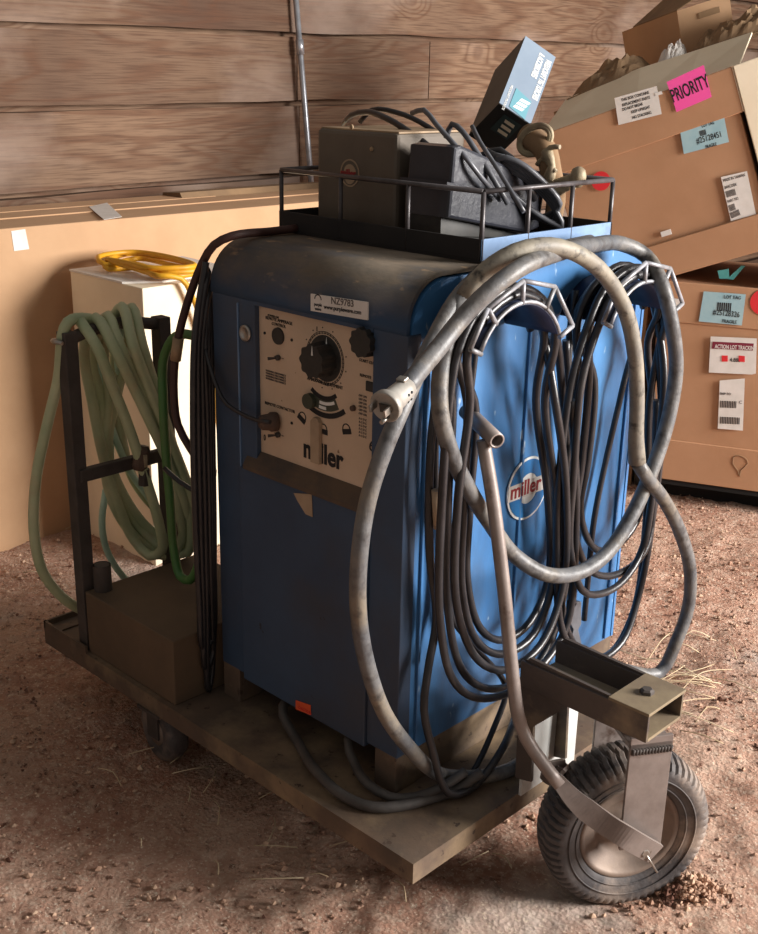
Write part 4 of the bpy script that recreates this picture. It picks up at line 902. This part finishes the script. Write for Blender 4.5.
LB = quad_label('label', topq(((89, 207), (107, 203), (122, 217), (104, 220))), Z, 'paper', fl, .001, 'white paper label on the top')
bm = newbm(); c_ = at(110, 214, 'z', .8588); disc(bm, c_, Z, .03, .0005, 12); obj('print', bm, 'maroon', LB)
quad_label('label', [at(u, v, 'x', BXF) for u, v in ((11, 231), (25, 229), (29, 249), (14, 251))], V((1, 0, 0)), 'paper', fl, .001, 'small white label on the front')
sm = thing('small_carton', (-1.71, .72, GZ), 'pale carton standing before the long carton, yellow cord on top', 'box')
sx0, sx1, sy0, sy1, sz = -1.905, -1.515, .50, .93, .715
bm = newbm(); box(bm, sx0, sx1, sy0, sy1, GZ-.005, sz, .003); obj('carton', bm, 'cream', sm)
bm = newbm(); prism(bm, [V((sx0-.002, sy0-.002, sz)), V((sx1-.10, sy0-.002, sz)), V((sx1-.04, sy0+.10, sz)), V((sx1-.06, sy1-.02, sz)), V((sx0, sy1, sz))], Z*.006); obj('paper_sheet', bm, 'paper', sm, 'grey-white sheet on top')
b = newbm(); P_ = []
yc_ = [at(u, v, 'z', sz+.02) for u, v in ((100, 266), (130, 259), (175, 266), (195, 274), (165, 276), (125, 268), (104, 268))]
for k in range(3):
    for j, p in enumerate(yc_): P_.append(p+V((rnd.uniform(-.03, .03), rnd.uniform(-.03, .03), .012*k)))
P_ += [at(140, 270, 'z', sz+.03), at(160, 276, 'z', sz+.03), V((-1.49, .62, sz+.02)), V((-1.485, .68, sz-.10)), V((-1.49, .72, sz-.25)), V((-1.48, .74, sz-.5))]
tube(b, P_, .0085, 8, .03); tag(obj('extension_cord', b, 'yellow'), 'yellow extension cord heaped on the small pale carton', 'cord')
b = newbm(); P_ = [V((-1.50, .80, sz-.02)), V((-1.485, .83, sz-.10)), V((-1.48, .85, sz-.22)), V((-1.485, .83, sz-.40))]; tube(b, P_, .011, 8, .03); tag(obj('cyan_strap', b, 'cyan'), 'cyan strap hanging down the right face of the small pale carton', 'strap')

# ------------------------------------------------------------------ cartons on the right
az = math.radians(23); HX = V((math.cos(az), math.sin(az), 0)); HN = V((math.sin(az), -math.cos(az), 0)); HI = -HN
Q0 = V((-.725, 2.213, 0))
def R(s, z, d=0): return Q0+HX*s+Z*z+HI*d
def onR(u, v): return on(u, v, Q0, HN)
lo = thing('lower_carton', R(.25, -.08, .3), 'lower brown carton of the right stack with shipping labels', 'box')
bm = newbm(); obox(bm, R(-.085, -.08), HX*.95, HI*.62, Z*.722, .004); obj('carton', bm, 'kraftb', lo)
bm = newbm(); obox(bm, R(-.090, -.08, -.006), HX*.96, HI*.012, Z*.152, .002); obj('bottom_band', bm, 'kraftb', lo)
bm = newbm(); obox(bm, R(-.089, .505, -.004), HX*.958, HI*.008, Z*.142, .002); obj('lid_flap', bm, 'kraftb', lo)
def rlabel(name, uv, m, par, label=None, off=.007): return quad_label(name, [onR(u, v)+HN*off for u, v in uv], HN, m, par, .001, label)
def rt_text(s, size, u, v, u2, v2, m, par, sx=1, bold=0, off=.0090, P=None, align='LEFT'):
    a, b_ = onR(u, v), onR(u2, v2); X_ = (b_-a).normalized(); Y_ = HN.cross(X_); return text('lettering', s, size, a+HN*off, X_, Y_, m, par, .0003, bold, sx, align)
lb = rlabel('shipping_label', ((704, 291), (746, 294), (742, 325), (699, 321)), 'bluelabel', lo, 'pale blue numbered label')
rt_text('#25128326', .028, 713, 314, 740, 317, 'ink', lb, .7)
rt_text('LOT TAG', .017, 724, 298, 740, 299, 'ink', lb, .8)
rt_text('|||||||', .030, 717, 308, 735, 309, 'ink', lb, .9, .001)
rt_text('FRAGILE', .017, 722, 322, 738, 323.5, 'ink', lb, .8)
lb = rlabel('shipping_label', ((711, 336), (757, 338), (756, 373), (752, 374), (709, 372)), 'paper', lo, 'white label with dark red banner')
a_ = rlabel('banner', ((713, 341), (754, 343), (753, 350), (712, 348)), 'maroon', lb, None, .0085)
rt_text('ACTION LOT TRACKING', .020, 715, 347.6, 750, 349.4, 'paper', a_, .62, .0004, .0100)
rlabel('red_square', ((722, 355), (728, 355), (728, 361), (722, 361)), 'red', lb, None, .0085); rlabel('red_square', ((739, 355), (745, 355.5), (745, 361.5), (739, 361)), 'red', lb, None, .0085)
rt_text('4.888', .020, 730, 361, 738, 361.4, 'ink', lb, .8)
lb = rlabel('shipping_label', ((720, 380), (732, 379), (745, 378), (743, 430), (718, 428)), 'paper', lo, 'tall white address label with torn top')
for k, (s_, v_) in enumerate((('||||||||||', 405), ('SHIP TO:', 394), ('||||||||||||', 421))): rt_text(s_, .026 if '|' in s_ else .012, 720, v_, 743, v_+1, 'ink', lb, .85, .0006 if '|' in s_ else 0)
rt_text('C', .016, 739, 403, 743, 403.2, 'ink', lb)
rlabel('shipping_label', ((667, 297), (682, 299), (681, 309), (665, 308)), 'paper', lo, 'small white label partly behind the hanger')
bm = newbm(); c_ = onR(764, 302)+HN*.0055; disc(bm, c_, HN, .045, .001, 24); obj('sticker', bm, 'red', lo, 'red round sticker')
bm = newbm(); Pk = [onR(u, v)+HN*.0075 for u, v in ((734, 456), (739, 455), (746, 458), (748, 463), (741, 470), (740, 476), (738, 470), (733, 463), (734, 456))]; tube(bm, Pk, .0012, 4, .02); obj('crease', bm, 'kraftold', lo)

# pallet under it, dark
pal = thing('pallet', R(.3, GZ, .3), 'dark wooden pallet under the lower brown carton', 'pallet')
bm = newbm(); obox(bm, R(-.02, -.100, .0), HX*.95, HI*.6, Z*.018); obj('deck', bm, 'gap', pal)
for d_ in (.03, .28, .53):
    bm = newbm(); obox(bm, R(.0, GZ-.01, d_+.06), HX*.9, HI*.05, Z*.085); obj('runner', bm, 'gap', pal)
bm = newbm(); c_ = R(-.03, GZ+.045, .16); lathe(bm, [(.04, -.10), (.055, -.09), (.055, .09), (.04, .10)], c_, HX, 24); tag(obj('black_roll', bm, 'knob'), 'black rounded roll lying under the left end of the lower carton', 'roll')

# tilted upper carton
th = math.radians(21); TU = HX*math.cos(th)+Z*math.sin(th); TV = -HX*math.sin(th)+Z*math.cos(th)
def TB(u, v, d=0): return Q0+TU*u+TV*v+HI*d
upc = thing('upper_carton', TB(.2, .645, .3), 'large tilted brown carton with a pink PRIORITY label on the stack', 'box')
u0_, u1_, v0_, v1_ = -.112, .548, .652, 1.245; DP = .62
bm = newbm(); obox(bm, TB(u0_+.008, v0_+.01, .004), TU*(u1_-u0_-.016), HI*DP, TV*(v1_-v0_-.02), .003); obj('carton', bm, 'kraftb', upc)
bm = newbm(); obox(bm, TB(u0_-.004, v1_-.150, -.004), TU*(u1_-u0_+.008), HI*(DP+.012), TV*.150, .003); LID = obj('lid', bm, 'kraftb', upc, 'telescoping lid')
bm = newbm(); obox(bm, TB(u0_-.010, v0_-.012, -.010), TU*(u1_-u0_+.02), HI*(DP+.024), TV*.122, .003); obj('base_tray', bm, 'kraftb', upc)
bm = newbm()
fb = [on(u, v, Q0+HI*.26, HN) for u, v in ((566, 99), (600, 84), (640, 68), (700, 49), (752, 32))]
ff = [TB(u0_+(u1_-u0_+.03)*k/4, v1_+.001, .0) for k in range(5)]
for k in range(4):
    a_, b__, c__, d__ = ff[k], ff[k+1], fb[k+1], fb[k]
    vv = [bm.verts.new(q) for q in (a_, b__, c__, d__)]+[bm.verts.new(q-TV*.006) for q in (a_, b__, c__, d__)]
    for f in ((0, 1, 2, 3), (7, 6, 5, 4), (0, 4, 5, 1), (1, 5, 6, 2), (2, 6, 7, 3), (3, 7, 4, 0)): bm.faces.new([vv[q] for q in f])
bmesh.ops.recalc_face_normals(bm, faces=bm.faces[:])
obj('top_flap', bm, 'cream', LID)  # paler than the lid: daylight on the carton top put into the colour
bm = newbm(); obox(bm, TB(u1_+.001, v1_-.148, -.003), TU*.005, HI*.05, TV*.15); obx = obj('lit_side_strip', bm, 'cream', LID)  # lit right side of the lid, painted as a pale strip
def tlabel(name, uv, m, label=None, off=.008, par=None): return quad_label(name, [onR(u, v)+HN*off for u, v in uv], HN, m, par or upc, .001, label)
pk = tlabel('priority_label', ((667, 82), (704, 65), (712, 97), (677, 112)), 'pink', 'pink PRIORITY label')
rt_text('PRIORITY', .060, 673.5, 102.5, 706, 88, 'ink', pk, .50, .0010, .0096)
lb = tlabel('label', ((615, 98), (657, 86), (662, 114), (619, 125)), 'paper', 'white printed label left of the pink one')
for s_, u, v in (('THIS BOX CONTAINS', 622, 101.5), ('REPLACEMENT PARTS', 623, 106.5), ('DO NOT BREAK', 623, 111), ('KEEP UPRIGHT', 632, 113.5), ('NO STACKING', 633, 119)): rt_text(s_, .0135, u, v, u+30, v-8.6, 'ink', lb, .72, .0002, .0096)
tlabel('tape_piece', ((655, 93), (662, 91), (663, 94), (656, 96)), 'paper', None, .0092)
lb = tlabel('shipping_label', ((680, 130), (724, 116), (729, 142), (684, 154)), 'bluelabel', 'pale blue numbered label below the pink one', .002)
for s_, sz_, u, v in (('LOT TAG', .015, 702, 127.5), ('|||||||', .018, 700, 135), ('#25128451', .028, 697, 144), ('FRAGILE', .015, 706, 148.5)): rt_text(s_, sz_, u, v, u+30, v-8.8, 'ink', lb, .66, .0006 if '|' in s_ else .0002, .0036)
lb = tlabel('address_label', ((721, 177), (747, 171), (756, 214), (731, 221)), 'paper', 'white address label near the right edge', .002)
for k in range(6): rt_text(('MADE IN TAIWAN', 'BARCODE', '|||||||||', 'PART NO', '||||||', '|||||||||')[k], .014 if k not in (2, 4, 5) else .022, 723.5+k*1.5, 182+k*7, 747, 182+k*7-6.4, 'ink', lb, .62, .0005 if k in (2, 4, 5) else 0, .0036)
bm = newbm(); c_ = onR(601, 181)+HN*.002; disc(bm, c_, HN, .033, .001, 24); obj('sticker', bm, 'red', upc, 'red round sticker at its lower left')
bm = newbm(); obox(bm, onR(662, 237)+HN*.001, TU*.035, HN*.004, TV*.018); obj('torn_patch', bm, 'paper', upc)
# support carton out of sight behind the cabinet
bm = newbm(); obox(bm, R(-.62, GZ, .12), HX*.48, HI*.45, Z*(.70)); o = obj('support_carton', bm, 'kraftold'); tag(o, 'weathered carton behind the welder propping up the tilted one', 'box')
# cyan scraps in the gap
for k, uv in enumerate((((716, 273), (727, 271), (728, 281), (718, 281)), ((726, 281), (740, 268), (744, 268), (732, 282)))):
    bm = newbm(); prism(bm, [onR(u, v)+HI*.05 for u, v in uv], HI*.01); o = obj('cyan_scrap', bm, 'cyan'); tag(o, ('broad cyan plastic scrap in the gap under the tilted carton', 'narrow slanted cyan strip in the gap under the tilted carton')[k], 'plastic scrap')

# things on top of the tilted carton
topz = v1_+.004
oc = thing('open_carton', TB(.30, topz, .3), 'old tan carton with a hand slot on top of the right stack', 'box')
n2 = V((math.sin(az+.35), -math.cos(az+.35), 0)); pb = Q0+HI*.42
def oR(u, v): return on(u, v, pb, HN)
c0 = oR(682, 46); c1 = oR(734, 30); tdir = (c1-c0).normalized(); cu = HN.cross(tdir); ct_ = oR(677, 11); hgt = (ct_-c0).length
cu = (ct_-c0).normalized(); lt_ = at(622, 32, 'z', ct_.z-.03); rd = ray(622, 32).normalized(); oc_ = CAM-ct_; bq = rd.dot(oc_); disc_ = bq*bq-(oc_.length_squared-.46**2)
lt_ = CAM+rd*(-bq+math.sqrt(max(disc_, 0))); dv = lt_-ct_
bm = newbm(); obox(bm, c0-cu*.05, tdir*(c1-c0).length, dv, cu*(hgt+.05)); obj('carton', bm, 'kraft', oc)
dl = dv.normalized()
bm = newbm(); a_ = oR(699, 19)+HN*.001; obox(bm, a_, tdir*.075, HN*.002, cu*.020, .0005); obj('hand_slot', bm, 'kraftold', oc)
bm = newbm(); prism(bm, [c0+cu*hgt, c0+cu*hgt+dl*.36, c0+cu*(hgt+.10)+dl*.34+tdir*.2, c0+cu*(hgt+.06)+tdir*.2], cu*.004); obj('lid_flap', bm, 'kraftold', oc)
# crumpled packing paper: crinkled sheet draped on the top
def crumple(P_c, U1, U2, wv, a, b_, seed, n=26):
    bm = newbm(); G_ = []
    for i in range(n):
        row = []
        for j in range(n):
            s_, t_ = i/(n-1)*2-1, j/(n-1)*2-1
            e = max(0, 1-(abs(s_)**3+abs(t_)**3))
            h = .5*e+.55*abs(noise.noise(V((s_*2.2, t_*2.2, seed))))*e+.18*noise.noise(V((s_*7, t_*7, seed)))*e
            row.append(bm.verts.new(P_c+U1*s_*a+U2*t_*b_+wv*h))
        G_.append(row)
    top = [bm.faces.new((G_[i][j], G_[i+1][j], G_[i+1][j+1], G_[i][j+1])) for i in range(n-1) for j in range(n-1)]
    r_ = bmesh.ops.extrude_face_region(bm, geom=top)
    bmesh.ops.translate(bm, verts=[v for v in r_['geom'] if isinstance(v, bmesh.types.BMVert)], vec=-wv*.03)
    bmesh.ops.recalc_face_normals(bm, faces=bm.faces[:]); return bm
def pR(u, v, d=.36): return on(u, v, Q0+HI*d, HN)
o = obj('packing_paper', crumple(pR(612, 84), TU, HI, Z*.11, .15, .12, 2.0), 'kraftold'); tag(o, 'crumpled brown packing paper on the left of the tilted carton top', 'paper')
o = obj('packing_paper', crumple(pR(735, 42, .36), TU, HI, Z*.13, .17, .10, 5.0), 'kraftold'); tag(o, 'crumpled brown packing paper right of the slotted tan carton', 'paper')
o = obj('packing_paper', crumple(pR(672, 60, .33), TU, HI, Z*.08, .055, .05, 8.0), 'paper'); tag(o, 'small wad of whitish paper before the slotted tan carton', 'paper')
bm = newbm(); obox(bm, TB(u0_+.02, v1_-.05, .20), TU*(u1_-u0_-.04), HI*.40, TV*.12); obj('inner_load', bm, 'kraftold', upc, 'folded cardboard under the crumpled paper')
# added pale box standing in for the tilted carton's lit right side
fr = thing('lit_side_box', TB(u1_+.2, .8, .1), 'added pale box standing in for the lit right side of the tilted carton', 'box')
bm = newbm(); obox(bm, TB(u1_+.008, v1_-.765, -.008), TU*.30, HI*.5, TV*.765, .003); obj('carton', bm, 'cream', fr)

# ------------------------------------------------------------------ light
wd = bpy.data.worlds.new('sky'); S.world = wd; wd.use_nodes = True
bg = wd.node_tree.nodes['Background']; bg.inputs['Color'].default_value = (1.0, .93, .86, 1); bg.inputs['Strength'].default_value = .23
def area(name, loc, tgt, sx, sy, e, col):
    l = bpy.data.lights.new(name, 'AREA'); l.shape = 'RECTANGLE'; l.size = sx; l.size_y = sy; l.energy = e; l.color = col
    o_ = bpy.data.objects.new(name, l); COL.objects.link(o_); o_.location = loc
    o_.rotation_euler = (V(tgt)-V(loc)).to_track_quat('-Z', 'Y').to_euler(); return o_
area('barn_door_daylight', (4.4, 3.3, 2.1), (-.2, .6, .3), 2.3, 2.4, 900, (1.0, .96, .92))
S.view_settings.view_transform = 'Standard'; S.view_settings.look = 'None'; S.view_settings.gamma = 1; S.view_settings.exposure = 0
S.view_settings.use_curve_mapping = False
